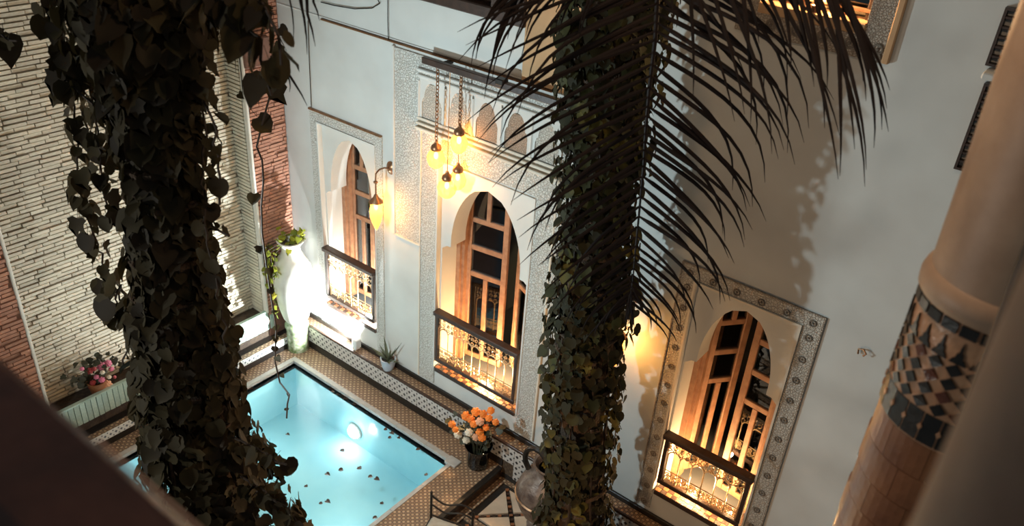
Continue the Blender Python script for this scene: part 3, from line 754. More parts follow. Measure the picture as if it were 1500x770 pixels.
# terracotta cladding bricks below the collar
zz = Z0
while zz > 2.9:
    hgt = .12
    for i in range(10):
        a = (i + (.5 if int(zz * 10) % 2 else 0)) * 2 * pi / 10
        if not vis(a): continue
        a1 = a + 2 * pi / 10 - .008; za, zb = zz - hgt + .001, zz - .001; ro, ri = CR, CR - .02
        rows = [[Vector((CX + R_ * cos(a + (a1 - a) * k / 5), CY + R_ * sin(a + (a1 - a) * k / 5), z_)) for (R_, z_) in ((ri, za), (ro, za), (ro, zb), (ri, zb))] for k in range(6)]
        MB().sheet(rows).build('cladding_tile', 'terracotta', co)
    zz -= hgt
# small carved timber panels fixed on the white wall behind the column
def lattice_panel(x0, x1, z0, z1, label):
    o = thing('carved_panel', label, 'panel', ((x0 + x1) / 2, 0, z0))
    MB().prism([rect(x0, x1, z0, z1), rect(x0 + .015, x1 - .015, z0 + .015, z1 - .015)], -.05, 0).build('frame', 'wood_dark', o)
    n = round((z1 - z0) / .055)
    for i in range(1, n): MB().cbox((x0, -.045, z0 + (z1 - z0) * i / n - .008), (x1, -.005, z0 + (z1 - z0) * i / n + .008), .003).build('slat', 'wood_dark', o)
    MB().cbox(((x0 + x1) / 2 - .008, -.048, z0), ((x0 + x1) / 2 + .008, 0, z1), .003).build('stile', 'wood_dark', o)
lattice_panel(6.455, 6.62, 4.70, 5.03, 'upper dark carved wooden grille on the white wall beside the column')
lattice_panel(6.485, 6.62, 4.06, 4.60, 'lower dark carved wooden grille on the white wall beside the column')
MB().cbox((6.47, -.16, 4.645), (9.2, 0, 4.685), .008).build('trim_12', 'plaster')['kind'] = 'structure'
# black rod beside the column
ra, rb = at(1500, 378, 1, -3.56), at(1374, 712, 1, -3.56)
o = MB().tube([ra + (ra - rb) * 1.2, rb + (rb - ra) * 1.2], .011, 8).build('iron_rod', 'iron', loc=(7.115, -3.56, 3.6))
tag(o, 'slim black iron rod running down between column and blurred pier', 'rod')
# near pier
b = MB(); b.lathe([(.001, 3.0), (.2, 3.0), (.2, 6.6), (.001, 6.6)], (7.349, -4.80, 0), 40)
o = b.build('plaster_pier', 'pier', loc=(7.4, -4.9, 3.0), smooth=True); tag(o, 'out-of-focus brown plaster pier close to the camera at the right edge', 'pier')
# handrail of the gallery, lower left
hz = 5.3; hy = -5.203
hr = thing('gallery_handrail', 'dark worn wooden gallery balustrade crossing the lower left corner', 'railing', (5.9, hy - .06, 4.4))
MB().cbox((4.2, hy - .13, hz - .05), (6.75, hy - .006, hz), .012).build('handrail', 'rail_wood', hr)
MB().tube([(6.40, hy - .004, hz - .006), (6.75, hy - .004, hz - .006)], .0022, 6).build('worn_edge', 'rail_edge', hr)  # highlight along the rail's far edge painted as a pale strip
MB().cbox((4.2, hy - .11, hz - .22), (6.75, hy - .05, hz - .09), .008).build('middle_rail', 'rail_wood', hr)
MB().cbox((4.2, hy - .11, 4.45), (6.75, hy - .05, 4.55), .008).build('bottom_rail', 'rail_wood', hr)
x = 4.25
while x < 6.7:
    MB().cbox((x, hy - .10, 4.5), (x + .045, hy - .06, hz - .04), .006).build('baluster', 'rail_wood', hr); x += .075
tag(MB().cbox((4.0, -6.6, 4.28), (8.2, -5.12, 4.40), .01).build('floor_3', 'terracotta'), kind='structure')

# ================================================================ PLANTS
def leaf_mesh_data(kind=0):
    b = MB()
    if kind == 0:   # heart-shaped ivy leaf, tip along +Y
        out = [(.0, .02), (.22, -.16), (.46, -.06), (.50, .24), (.33, .60), (.12, .86), (0, 1.02)]
    elif kind == 1: # lobed
        out = [(.0, .0), (.24, -.10), (.50, .06), (.36, .26), (.40, .52), (.14, .62), (0, 1.0)]
    else:           # rounder
        out = [(.0, .0), (.25, -.10), (.46, .08), (.50, .36), (.38, .66), (.16, .82), (0, .92)]
    mid = [(0, 0, 0), (0, .35, -.05), (0, .70, -.04), (0, out[-1][1], -.14)]
    vs = list(mid)
    for s in (1, -1):
        for (x_, y_) in out[1:-1]: vs.append((s * x_, y_, .10 * (abs(x_) / .5) - .10 * max(0, y_ - .4)))
    R_ = [4, 5, 6, 7, 8]; L_ = [9, 10, 11, 12, 13]; fs = []
    for q in (R_, L_):
        f = [(0, q[0], q[1]), (0, q[1], q[2], 1), (1, q[2], q[3], 2), (2, q[3], q[4], 3)]
        fs += [tuple(reversed(x)) for x in f] if q is L_ else f
    # petiole
    vs += [(.012, 0, 0), (-.012, 0, 0), (-.01, -.45, .12), (.01, -.45, .12)]; fs.append((14, 15, 16, 17))
    b.v = [Vector(v) for v in vs]; b.f = fs; return b
def leaf_meshes(mat):
    r = []
    for k in range(3):
        b = leaf_mesh_data(k); me = bpy.data.meshes.new('leaf'); me.from_pydata(b.v, [], b.f); me.materials.append(M[mat]); r.append((me, b)); 
        me.polygons.foreach_set('use_smooth', [True] * len(me.polygons))
    return r
def plant_leaves(mats, parent, lms, limit, mname, stuff='small_leaves', mat='ivy'):
    """mats: list of leaf matrices. The ones that show largest become parts, the rest one stuff part."""
    def score(mm):
        p = mm.translation; q = pix(p)
        if q[2] < .1 or not (-20 < q[0] < 1520 and -20 < q[1] < 790): return 0
        n = (mm.to_3x3() @ Vector((0, 0, 1))).normalized(); s = mm.to_scale()[0]
        return s / q[2] * (.25 + abs(n.dot((CAM - p).normalized()))) * (1.6 if getattr(mm, 'f', 0) else 1)
    idx = sorted(range(len(mats)), key=lambda i: -score(mats[i][0]) * mats[i][1]); b = MB()
    for r_, i in enumerate(idx):
        me, src = lms[i % 3]
        if r_ < limit: inst(me, 'leaf', mats[i][0], parent)
        else: b.add([mats[i][0] @ v for v in src.v], src.f)
    if b.v:
        o = b.build(stuff, mat, parent, recalc=False, smooth=True); o['kind'] = 'stuff'
def interp(tab, y):
    for (a, b) in zip(tab, tab[1:]):
        if a[0] <= y <= b[0]:
            t = (y - a[0]) / (b[0] - a[0]); return [u + (v - u) * t for u, v in zip(a, b)]
    return list(tab[-1] if y > tab[-1][0] else tab[0])
def rnd3(s=1): return Vector((random.uniform(-s, s), random.uniform(-s, s), random.uniform(-s, s)))
def axis_pts(tab, Y, n):
    """world axis and radius of a trunk whose outline rows are (py, px centre, half width px)"""
    out = []
    for i in range(n + 1):
        py = tab[0][0] + (tab[-1][0] - tab[0][0]) * i / n; _, cx, hw = interp(tab, py)
        p = at(cx, py, 1, Y); out.append((p, hw * pix(p)[2] / F))
    return out
def clad(tab, Y, N, size, lo=.78, hi=1.08):
    ax = axis_pts(tab, Y, 60); mats = []
    for _ in range(N):
        t = random.random() * 59.999; i = int(t); p = ax[i][0].lerp(ax[i + 1][0], t - i); r = ax[i][1] * random.uniform(lo, hi) * (1 + .16 * noise.noise(Vector((p.z * 2.2, 3.1, Y)) ))
        a = random.uniform(0, 2 * pi); r *= 1 + .16 * noise.noise(Vector((a * 1.3, p.z * 3, Y)))
        o = Vector((cos(a), sin(a), 0)); pos = p + o * r
        tip = Vector((0, 0, -1)) + o * random.uniform(.0, .6) + rnd3(.5); nn = o + Vector((0, 0, .35)) + rnd3(.45)
        s = size * random.uniform(.6, 1.35); front = 1.0 if o.dot((CAM - pos).normalized()) > .1 else .3
        mats.append((mat_from(pos, tip, nn, s), front * (1.2 if r > ax[i][1] * .9 else .7)))
    return ax, mats
def strand(pxs, Y, size, step=.05, dense=1.0, wob=.03):
    P = [at(a, b, 1, Y + c) for a, b, c in pxs]; mats = []; pts = []
    for a, b in zip(P, P[1:]):
        n = max(1, int((b - a).length / step))
        for i in range(n):
            q = a.lerp(b, i / n) + rnd3(wob * .4); pts.append(q)
            for _ in range(int(dense) + (random.random() < dense - int(dense))):
                o = Vector((random.uniform(-1, 1), random.uniform(-1, 1), 0)).normalized()
                mats.append((mat_from(q + o * random.uniform(.01, wob + .02), Vector((0, 0, -1)) + o * random.uniform(.2, .9) + rnd3(.3), o * .7 + (CAM - q).normalized() * .5 + Vector((0, 0, .3)) + rnd3(.6), size * random.uniform(.55, 1.25)), 1.2))
    pts.append(P[-1]); return pts, mats
# ---- left palm trunk and its vine
T1 = [(-120, 190, 150), (-30, 200, 118), (60, 210, 84), (150, 222, 55), (250, 236, 48), (330, 245, 52), (420, 256, 62), (520, 268, 70), (620, 286, 74), (700, 308, 92), (780, 335, 112), (900, 360, 125)]
Y1 = -3.6
def palm_trunk(tab, Y, frac, name, label, base):
    ax = axis_pts(tab, Y, 40); pl_ = thing(name, label, 'palm tree', base)
    b = MB(); rows = []
    for i, (p, r) in enumerate(ax):
        rows.append((p, min(r, .30) * frac * (1 + .07 * (i % 2))))
    last = rows[-1][0]; rows.append((Vector((base[0], base[1], base[2])), rows[-1][1] * 1.1))
    rows[0:0] = [(rows[0][0] + Vector((0, 0, .6)), rows[0][1] * .9)]
    b.tube([p for p, r in rows], [r for p, r in rows], 16); b.build('trunk', 'trunk', pl_, smooth=False)
    lb = mesh_of(MB().cbox((-.045, 0, -.012), (.045, .13, .018), .006), 'leaf_base', 'trunk')
    for i in range(170):   # cut leaf bases
        k = random.randrange(1, 39); p, r = ax[k]; r = min(r, .30) * frac; a = random.uniform(0, 2 * pi); o = Vector((cos(a), sin(a), 0)); q = p + o * r * .95
        inst(lb, 'leaf_base', mat_from(q, Vector((0, 0, 1)) + o * .7, o, 1), pl_)
    return pl_
b1 = at(355, 900, 1, Y1)
palm1 = palm_trunk(T1, Y1, .62, 'palm_tree', 'left palm trunk standing at the pool, wrapped in dark ivy', (b1.x, Y1, FZ))
ivy = leaf_meshes('ivy'); ivy_b = leaf_meshes('ivy_b')
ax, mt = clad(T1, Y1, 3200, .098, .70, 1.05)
vine1 = thing('climbing_ivy', 'dark olive ivy smothering the left palm trunk in front of the pool', 'ivy', (b1.x + .3, Y1, FZ))
stems = MB()
for k in range(9):
    a0 = k * .7; pts = [p + Vector((cos(a0 + i * .05), sin(a0 + i * .05), 0)) * r * .72 for i, (p, r) in enumerate(ax[::3])]
    stems.tube(pts, .012, 5)
strs = [([(95, 20, 0), (92, 90, 0), (105, 140, .1), (118, 200, .05), (112, 260, 0), (130, 330, 0), (160, 400, .1), (190, 470, 0)], .10, 2.3),
        ([(60, -10, 0), (75, 60, 0), (100, 120, 0), (150, 170, 0)], .11, 2.2),
        ([(130, 0, .1), (125, 90, .1), (140, 180, .1), (150, 240, 0), (160, 330, 0)], .10, 1.8),
        ([(-30, 30, 0), (0, 48, 0), (25, 60, 0)], .13, 1.2),
        ([(285, 0, .1), (284, 60, .1), (292, 120, .1), (300, 200, .1), (297, 280, .1), (305, 340, 0), (318, 420, 0), (330, 480, 0), (325, 540, 0)], .085, 1.15),
        ([(268, 240, .1), (272, 300, .1), (300, 320, .1), (335, 345, .1)], .075, 1.0),
        ([(300, 40, .1), (292, 120, .1), (310, 170, .1), (318, 230, .1), (322, 300, .1)], .08, .8),
        ([(345, -10, 0), (360, 20, 0), (380, 60, 0), (392, 110, 0), (398, 140, 0)], .12, 2.0),
        ([(300, -15, 0), (340, -8, 0), (395, 10, 0), (408, 50, 0), (412, 95, 0)], .12, 1.8),
        ([(240, -10, 0), (300, -6, 0), (370, 5, 0), (400, 20, 0)], .12, 2.5),
        ([(340, 640, 0), (365, 650, 0), (395, 665, .0), (420, 680, 0)], .10, 2.4),
        ([(350, 700, 0), (380, 715, 0), (415, 740, 0), (440, 775, 0)], .10, 2.6),
        ([(175, 420, 0), (168, 450, 0), (170, 475, 0)], .14, .9),
        ([(215, 470, 0), (190, 500, 0), (180, 535, 0)], .05, .9),
        ([(200, 560, 0), (212, 600, 0), (222, 650, 0)], .09, 1.6)]
for P_, s_, d_ in strs:
    pts, m2 = strand(P_, Y1, s_, .05, d_); stems.tube(pts, .006, 4); mt += m2
stems.build('vine_stems', 'stem', vine1)
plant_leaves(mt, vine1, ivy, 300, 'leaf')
# thin garland hanging from the left vine down over the pool
gv = at(380, 150, 1, -2.6); garland = thing('hanging_vine', 'single thin vine with sparse heart leaves hanging from upper left down over the pool edge', 'vine', (gv.x, gv.y, at(412, 610, 1, -2.6).z))
gp = [(398, 60), (404, 110), (390, 160), (382, 190), (376, 215), (384, 235), (386, 265), (383, 300), (384, 340), (392, 400), (398, 440), (405, 480), (403, 515), (403, 530), (410, 560), (424, 578), (421, 592), (420, 612)]
P_ = [at(230, -140, 1, Y1), at(330, -90, 1, -3.1), at(385, -40, 1, -2.7)] + [at(a, b, 1, -2.6) for a, b in gp]; MB().tube(P_, .0065, 5).build('stem', 'stem', garland)
k = 0
for (a, b, s, an) in ((385, 115, .15, 0), (398, 128, .16, 1), (378, 180, .13, .9), (372, 292, .09, -.3), (402, 75, .1, 1), (410, 48, .07, 1), (404, 485, .05, 0), (403, 500, .055, .5), (403, 515, .055, 0), (405, 530, .05, .8), (381, 368, .085, 0), (394, 400, .06, .3), (412, 556, .035, .8), (422, 585, .035, -.6), (419, 605, .035, 0), (350, 145, .05, 1), (402, 462, .05, -.7), (395, 430, .05, .6)):
    q = at(a, b - 8, 1, -2.6); v = (CAM - q).normalized()
    inst(ivy[k % 3][0], 'leaf', mat_from(q, Vector((sin(an), 0, -cos(an))) + rnd3(.2), v + rnd3(.3), s), garland); k += 1
# ---- right palm trunk with its ivy
T2 = [(-120, 912, 96), (-30, 905, 90), (60, 897, 76), (150, 889, 66), (250, 880, 62), (350, 872, 60), (430, 866, 62), (520, 858, 56), (600, 852, 53), (690, 847, 50), (760, 842, 56), (860, 838, 62)]
Y2 = -.8
b2 = at(838, 860, 1, Y2)
palm2 = palm_trunk(T2, Y2, .62, 'palm_tree', 'right palm trunk by the white wall with a drooping dark frond', (b2.x, Y2, PZ))
ax, mt = clad(T2, Y2, 3600, .082, .68, 1.06)
vine2 = thing('climbing_ivy', 'green-brown ivy covering the right palm trunk in front of the white wall', 'ivy', (b2.x + .2, Y2 + .1, PZ))
stems = MB()
for k in range(8):
    a0 = k * .8; stems.tube([p + Vector((cos(a0 + i * .06), sin(a0 + i * .06), 0)) * r * .74 for i, (p, r) in enumerate(ax[::3])], .011, 5)
for P_, s_, d_ in (([(822, 395, 0), (812, 440, 0), (806, 490, 0), (803, 530, 0), (801, 575, 0), (806, 620, 0)], .085, 1.5), ([(918, 400, 0), (928, 430, 0), (926, 470, 0)], .09, 1.6), ([(900, 560, 0), (905, 610, 0), (898, 660, 0)], .08, 1.4), ([(812, 340, 0), (818, 380, 0), (808, 420, 0)], .08, 1.2), ([(812, 640, 0), (806, 690, 0), (815, 740, 0)], .085, 1.8)):
    pts, m2 = strand(P_, Y2, s_, .05, d_); stems.tube(pts, .005, 4); mt += m2
stems.build('vine_stems', 'stem', vine2)
plant_leaves(mt, vine2, ivy_b, 300, 'leaf', mat='ivy_b')
# ---- fronds
def blade(pts, wd, fold=.35):
    """long narrow folded leaflet"""
    n = len(pts); rows = []
    for i, p in enumerate(pts):
        t = i / (n - 1); w_ = wd * (min(1, t * 6 + .35)) * (1 - t ** 2.2) + .0008
        d = (pts[min(i + 1, n - 1)] - pts[max(i - 1, 0)]).normalized(); v = (CAM - p).normalized(); s = d.cross(v).normalized(); nrm = s.cross(d)
        rows.append([p - s * w_, p + nrm * w_ * fold * 1.0, p + s * w_])
    return MB().sheet(rows)
def leaflet(parent, root, dirn, L, droop, wd, tw=0):
    pts = [root]; d = vv(dirn).normalized(); n = 9; p = root.copy()
    for i in range(n):
        t = (i + 1) / n; d = (d + Vector((0, 0, -1)) * droop * (t ** 3) + rnd3(.015)).normalized(); p = p + d * (L / n); pts.append(p.copy())
    blade(pts, wd).build('leaflet', 'frond', parent, recalc=False, smooth=True)
UPX = RX; UPY = -RD
def scr(dx, dy, dz=0):
    """world direction that reads as (right, down) in the photograph, dz toward the camera"""
    return RX * dx + RD * dy - RF * dz
FY = -2.0
rp = [(975, -120), (968, -50), (963, 0), (960, 57), (951, 131), (946, 189), (943, 240), (937, 303), (931, 366), (927, 410), (922, 440)]
RP = [at(a, b, 1, FY) for a, b in rp]
def along(P, t):
    u = t * (len(P) - 1); i = min(int(u), len(P) - 2); return P[i].lerp(P[i + 1], u - i)
fr_ = bpy.data.objects.new('frond', None); C.objects.link(fr_); fr_.parent = palm2; ORG[fr_] = ORG[palm2]; fr_.empty_display_size = .05
fr_['label'] = 'large drooping dark palm frond'
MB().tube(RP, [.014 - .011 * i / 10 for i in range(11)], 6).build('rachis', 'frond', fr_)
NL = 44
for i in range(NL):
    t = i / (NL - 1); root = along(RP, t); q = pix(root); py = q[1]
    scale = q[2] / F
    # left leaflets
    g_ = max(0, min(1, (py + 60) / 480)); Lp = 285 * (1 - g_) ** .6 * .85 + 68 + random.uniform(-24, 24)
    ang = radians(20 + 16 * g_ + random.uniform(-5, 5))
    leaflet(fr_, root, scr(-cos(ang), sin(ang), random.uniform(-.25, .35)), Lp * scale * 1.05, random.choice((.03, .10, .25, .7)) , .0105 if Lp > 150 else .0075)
    Lp = 262 * (1 - g_) ** .6 * .85 + 75 + random.uniform(-25, 25); ang = radians(31 + 10 * g_ + random.uniform(-5, 5))
    leaflet(fr_, root, scr(cos(ang), sin(ang), random.uniform(-.25, .35)), Lp * scale * 1.05, random.choice((.25, .45, .7, .95)), .0105 if Lp > 150 else .0075)
for i in range(7):
    leaflet(fr_, along(RP, 1 - i * .012), scr(random.uniform(-.25, .5), 1, 0), .17, .03, .006)
# a second and third frond reaching out above the frame, leaflets hanging into view
def frond2(pts, Y, spec, label):
    P = [at(a, b, 1, Y) for a, b in pts]; f = bpy.data.objects.new('frond', None); C.objects.link(f); f.parent = palm2; ORG[f] = ORG[palm2]; f['label'] = label
    MB().tube(P, .010, 6).build('rachis', 'frond', f)
    for (t, dx, dy, L, dr) in spec:
        r = along(P, t); leaflet(f, r, scr(dx, dy, random.uniform(-.1, .2)), L * pix(r)[2] / F, dr, .009)
frond2([(960, -90), (1050, -75), (1130, -60), (1200, -40), (1240, -10)], -2.1,
       [(k / 23, random.uniform(.1, .7), 1, random.uniform(120, 330), random.choice((.15, .25, .35))) for k in range(24)] + [(.86, .12, 1, 250, .1), (.9, .05, 1, 280, .12), (.75, .25, 1, 300, .25), (.7, .3, 1, 330, .3)], 'frond reaching right above the frame, only hanging leaflet tips in view')
frond2([(965, -90), (900, -62), (850, -45), (805, -38), (775, -45)], -2.1,
       [(k / 11, random.uniform(-1, -.4), random.uniform(.3, .8), random.uniform(110, 200), random.choice((.5, .8, 1.1))) for k in range(12)] + [(.2, -1, .45, 230, .9), (.1, -1, .5, 260, .9), (.05, -1, .6, 290, 1.0), (.6, -.8, .7, 200, .9), (.85, -.7, 1, 110, .6), (.95, -.6, 1, 150, .6), (.98, -.5, 1, 200, .5)], 'frond reaching left above the frame with arching leaflets')
def frond3(pts, Y, spec, label):
    P = [at(a, b, 1, Y) for a, b in pts]; f = bpy.data.objects.new('frond', None); C.objects.link(f); f.parent = palm1; ORG[f] = ORG[palm1]; f['label'] = label
    MB().tube(P, .008, 6).build('rachis', 'frond', f)
    for (a, b, a2, b2, w_) in spec:
        p, q = at(a, b, 1, Y), at(a2, b2, 1, Y + .05); mid = (p + q) / 2 + RX * random.uniform(-.01, .02)
        blade([p.lerp(mid, .0), p.lerp(mid, .5) + RX * .004, mid, mid.lerp(q, .5) + RX * .003, q], w_).build('leaflet', 'frond', f, recalc=False, smooth=True)
frond3([(330, -40), (400, -30), (470, -30)], -3.4, [(430, -30, 450, 80, .005), (445, -30, 462, 68, .006), (455, -25, 468, 30, .005), (436, -30, 447, 50, .004), (415, -30, 430, 60, .003), (408, 90, 450, 155, .005), (416, 102, 424, 135, .003), (320, -20, 360, 60, .004), (330, -20, 345, 105, .003), (345, -20, 356, 150, .003), (372, -25, 420, 75, .004), (310, -20, 322, 60, .003)], 'thin trailing leaflets at the upper left')
# ---- jar in the corner with trailing plant
jb = Vector((.14, -.25, -.06)); jz = jb.z
jar = thing('tall_jar', 'tall white glazed jar in the corner with yellow-green trailing plant', 'jar', jb)
MB().lathe([(.001, FZ - jb.z), (.13, FZ - jb.z), (.13, -.02), (.145, .0), (.145, .03), (.12, .06), (.125, .09)], jb, 28).build('foot', 'jar_green', jar, smooth=True)
MB().lathe([(.12, .08), (.155, .14), (.20, .32), (.23, .55), (.235, .72), (.215, .86), (.16, .97), (.115, 1.04), (.105, 1.12), (.15, 1.18), (.16, 1.20), (.14, 1.205), (.095, 1.13), (.09, 1.05)], jb, 32).build('body', 'jar', jar, smooth=True)
MB().lathe([(.001, 1.12), (.10, 1.12)], jb, 16).build('soil', 'soil', jar)
jl = leaf_meshes('jar_leaf'); k = 0; stm = MB()
for s in range(9):
    a = -3.0 + s * .2; o = Vector((cos(a), sin(a), 0)); p = jb + Vector((0, 0, 1.17)) + o * .10; L = random.uniform(.2, .5) if s % 3 else random.uniform(.8, 1.05); pts = [jb + Vector((0, 0, 1.13)), p + Vector((0, 0, .03))]
    n = int(L / .055)
    for i in range(n):
        zz_ = -(i + 1) * .055; h = 1.17 + zz_; rr = .26 if h > .5 else .23
        q = jb + o * (rr + random.uniform(-.01, .04)) + Vector((0, 0, h)) + rnd3(.02); pts.append(q)
        for _ in range(1): inst(jl[k % 3][0], 'leaf', mat_from(q + rnd3(.03), Vector((0, 0, -.7)) + rnd3(.6), o + Vector((0, 0, .5)) + rnd3(.5), random.uniform(.045, .085)), jar); k += 1
    stm.tube(pts, .004, 4)
for _ in range(34):
    a = random.uniform(0, 2 * pi); q = jb + Vector((cos(a) * .11, sin(a) * .11, 1.2)) + rnd3(.08) + Vector((0, 0, .04))
    inst(jl[k % 3][0], 'leaf', mat_from(q, rnd3(1) + Vector((0, 0, .2)), Vector((0, 0, 1)) + rnd3(.6), random.uniform(.05, .09)), jar); k += 1
stm.build('stems', 'stem', jar)
# ---- agave pot on the bench
ab = Vector((1.58, -.10, BZ + .002)); ag = thing('potted_agave', 'spiky grey-green succulent in a pale blue pot on the tiled bench', 'potted plant', ab)
MB().lathe([(.001, 0), (.055, 0), (.075, .05), (.088, .12), (.09, .15), (.094, .155), (.08, .155), (.07, .12)], ab, 20).build('pot', 'pot', ag, smooth=True)
MB().lathe([(.001, .135), (.082, .135)], ab, 14).build('soil', 'soil', ag)
for (a, el, L) in ((2.6, 1.25, .30), (.4, 1.0, .38), (-.4, 1.2, .2), (1.2, .8, .22), (3.4, .35, .26), (-2.2, .5, .2), (-1.2, .6, .18), (.0, .3, .2), (4.2, .9, .2), (-.9, .3, .22), (2.9, .7, .2)):
    o = Vector((cos(a) * cos(el), sin(a) * cos(el) * .6 - .05, sin(el))); r0 = ab + Vector((0, 0, .13)); s = o.cross(Vector((0, 0, 1))).normalized(); nn = s.cross(o)
    rows = [[r0 + o * L * t - s * w_, r0 + o * L * t - nn * w_ * .5, r0 + o * L * t + s * w_] for t, w_ in ((0, .014), (.25, .02), (.6, .015), (1, .001))]
    rows2 = [[p + Vector((0, 0, .004)) for p in reversed(r)] for r in rows]; MB().sheet(rows).sheet(rows2).build('leaf', 'agave', ag, recalc=False, smooth=True)
# ---- flowers
def bloom(mat):
    b = MB()
    for ring, (n, r, z, s) in enumerate(((7, .62, 0, .5), (6, .42, .22, .45), (4, .2, .4, .4))):
        for k in range(n):
            a = 2 * pi * (k + ring * .5) / n; b.ball((r * cos(a), r * sin(a), z), s, 6, 4, (.8, .8, .55))
    return mesh_of(b, 'blossom', mat, True)
bl = {k: bloom(k) for k in ('orange', 'cream', 'pink', 'red', 'peach')}
def bouquet(o, heads, Y, axis=1, rmin=.03):
    for (a, b, mt_, s) in heads:
        q = at(a, b, axis, Y + random.uniform(-.05, .05)); v = (CAM - q).normalized() + Vector((0, 0, .5)) + rnd3(.2)
        mm = mat_from(q, v.orthogonal(), v, s); inst(bl[mt_], 'blossom', mm, o)
fb = Vector((3.13, -.30, FZ)); fo = thing('flower_vase', 'dark glass vase of orange and cream roses on the pool corner tiles', 'vase', fb)
MB().lathe([(.001, 0), (.11, 0), (.12, .02), (.115, .10), (.12, .2), (.15, .27), (.142, .27), (.11, .2), (.105, .1), (.11, .025), (.001, .02)], fb, 24).build('vase', 'vase_glass', fo, smooth=True)
st_ = MB()
for k in range(14):
    a = k * .45; st_.tube([fb + Vector((cos(a) * .04, sin(a) * .04, .03)), fb + Vector((cos(a) * .07, sin(a) * .05, .26)), fb + Vector((cos(a) * .16, sin(a) * .09, .42))], .006, 4)
st_.build('stems', 'flower_leaf', fo)
YF = -.42
heads = [(683, 609, 'orange', .055), (697, 603, 'orange', .052), (690, 614, 'orange', .045), (708, 606, 'orange', .045), (719, 601, 'orange', .042), (716, 612, 'orange', .042), (726, 618, 'orange', .038), (694, 621, 'orange', .042), (703, 617, 'peach', .048), (662, 621, 'orange', .044), (667, 629, 'orange', .036), (712, 626, 'orange', .038), (703, 633, 'orange', .048), (697, 640, 'peach', .042), (706, 641, 'orange', .044), (671, 636, 'cream', .048), (687, 633, 'cream', .046), (683, 644, 'cream', .044)]
bouquet(fo, heads, YF)
lm = leaf_meshes('flower_leaf')
for k in range(70):
    q = at(random.gauss(697, 17), random.gauss(630, 12), 1, -.33); inst(lm[k % 3][0], 'leaf', mat_from(q, rnd3(1) + Vector((0, 0, .3)), rnd3(.6) + (CAM - q).normalized(), random.uniform(.06, .10)), fo)
pb = Vector((-.22, -2.56, .078)); pk = thing('flower_pot', 'terracotta pot of pink, red and peach flowers in the green-tiled planter', 'potted plant', pb)
MB().lathe([(.001, 0), (.07, 0), (.095, .14), (.10, .15), (.085, .15)], pb, 18).build('pot', 'terracotta', pk, smooth=True)
bouquet(pk, [(148, 536, 'pink', .046), (158, 532, 'pink', .042), (163, 540, 'pink', .03), (131, 543, 'red', .04), (138, 540, 'red', .026), (120, 540, 'pink', .024), (149, 556, 'pink', .034), (157, 562, 'peach', .048), (153, 572, 'peach', .048), (164, 566, 'cream', .04), (136, 560, 'red', .032), (141, 552, 'pink', .028), (175, 568, 'cream', .04), (160, 552, 'cream', .024), (150, 545, 'cream', .026), (168, 552, 'pink', .02), (133, 566, 'red', .026)], -.2, 0)
for k in range(50):
    q = pb + Vector((random.gauss(-.03, .04), random.gauss(0, .12), random.uniform(.12, .40))); inst(lm[k % 3][0], 'leaf', mat_from(q, rnd3(1), rnd3(.6) + (CAM - q).normalized(), random.uniform(.05, .09)), pk)
# ---- urn beside the palm
uc = at(800, 722, 1, -.42); ub = Vector((uc.x, uc.y, PZ)); us = (uc.z - PZ) / .38; ur = thing('silver_urn', 'round-bellied tarnished silver urn with a ring handle at the foot of the right palm', 'urn', ub)
MB().lathe([(a_ * us, b_ * us) for a_, b_ in [(.001, 0), (.12, 0), (.13, .03), (.08, .08), (.10, .12), (.19, .22), (.24, .36), (.235, .44), (.19, .54), (.11, .60), (.095, .64), (.12, .68), (.13, .69), (.11, .69), (.08, .65)]], ub, 28, rib=(14, .015)).build('body', 'urn', ur, smooth=True)
MB().tube([ub + Vector((-.10 + .11 * cos(a), -.03, .66 + .13 * sin(a))) * us for a in [2 * pi * k / 14 for k in range(14)]], .022 * us, 6, True).build('ring_handle', 'iron', ur, smooth=True)
MB().lathe([(.24 * us, .385 * us), (.25 * us, .395 * us), (.24 * us, .405 * us)], ub, 28).build('belly_band', 'brass', ur, smooth=True)
# ---- wrought iron chair at the bottom edge
cb = at(632, 722, 2, .22); ch = thing('garden_chair', 'black wrought-iron chair with a cream cushion at the bottom of the picture', 'chair', (cb.x + .2, cb.y + .1, PZ))
dx_ = (at(684, 742, 2, .20) - cb); dx_.z = 0; L_ = .42; dx_ = dx_.normalized(); dn = Vector((dx_.y, -dx_.x, 0))
A, B = cb, cb + dx_ * L_
for P_, top in ((A, .24), (B, .16)):
    MB().tube([Vector((P_.x, P_.y, PZ)), Vector((P_.x, P_.y, top))], .012, 6).build('leg', 'iron', ch)
for P_ in (A + dn * .4, B + dn * .4): MB().tube([Vector((P_.x, P_.y, PZ)), Vector((P_.x, P_.y, PZ + .44))], .012, 6).build('leg', 'iron', ch)
for zz_, am in ((.17, .035), (.06, .03)):
    MB().tube([A.lerp(B, k / 12) + Vector((0, 0, zz_ - cb.z + am * sin(k / 12 * 2.2 * pi + 2.4))) for k in range(13)], .009, 5).build('back_scroll', 'iron', ch)
MB().tube([A + Vector((0, 0, -.06 - cb.z)), B + Vector((0, 0, -.06 - cb.z))], .009, 5).build('back_rail', 'iron', ch)
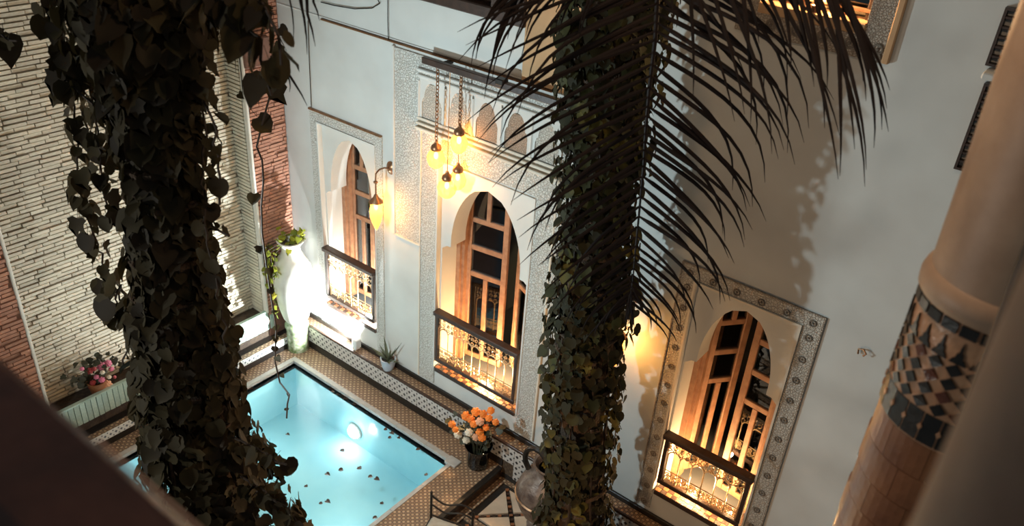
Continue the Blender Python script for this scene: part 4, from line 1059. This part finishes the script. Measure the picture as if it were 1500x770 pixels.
MB().tube([q + Vector((0, 0, PZ + .44 - q.z)) for q in (A, B, B + dn * .4, A + dn * .4)], .012, 6, True).build('seat_frame', 'iron', ch)
mm = mat_from((A + B) / 2 + dn * .2 + Vector((0, 0, PZ + .475 - cb.z)), dn, (0, 0, 1), 1); MB().cbox((-.19, -.19, -.03), (.19, .19, .03), .02, mm).build('cushion', 'cushion', ch, smooth=True)
# ---- leaves floating on the pool
fl_px = [(485, 568), (487, 574), (497, 577), (505, 582), (503, 580), (522, 591), (534, 597), (538, 599), (567, 628), (572, 633), (580, 627), (573, 640), (583, 640), (595, 636), (615, 657), (626, 655), (501, 661), (502, 687), (478, 693), (526, 687), (545, 697), (550, 700), (624, 696), (472, 736), (478, 733), (559, 738), (552, 757), (420, 635), (448, 713), (370, 568)]
ORD = ['leftmost', 'second', 'third', 'fourth', 'fifth', 'sixth', 'seventh', 'eighth', 'ninth', 'tenth', 'eleventh', 'twelfth', 'thirteenth', 'fourteenth', 'fifteenth', 'sixteenth', 'seventeenth', 'eighteenth', 'nineteenth', 'twentieth']
def by_wall(a, b): return (b - 522) < (a - 428) * .64 + 18
rank = {}
for side in (True, False):
    for n_, q_ in enumerate(sorted([p for p in fl_px if by_wall(*p) == side])):
        rank[q_] = (ORD[n_] + ('' if n_ == 0 else ' from the left')) + (' of those floating near the wall-side pool edge' if side else ' of those floating out in the open pool')
for i, (a, b) in enumerate(fl_px):
    q = at(a, b, 2, WZ + .006); s = random.uniform(.035, .06)
    mm = mat_from(Vector((0, 0, 0)), (cos(i * 2.1), sin(i * 2.1), .05), (rnd3(.15) + Vector((0, 0, 1))), s)
    src = leaf_mesh_data(i % 3); mb = MB(); mb.v = [q + mm @ v for v in src.v]; mb.f = src.f
    lo = min(v.z for v in mb.v); mb.v = [v + Vector((0, 0, WZ + .002 - lo)) for v in mb.v]
    o = mb.build('fallen_leaf', 'floatleaf', loc=(q.x, q.y, WZ + .002), recalc=False)
    tag(o, 'small dark fallen leaf, ' + rank[(a, b)], 'leaf', 'fallen leaves floating on the pool')
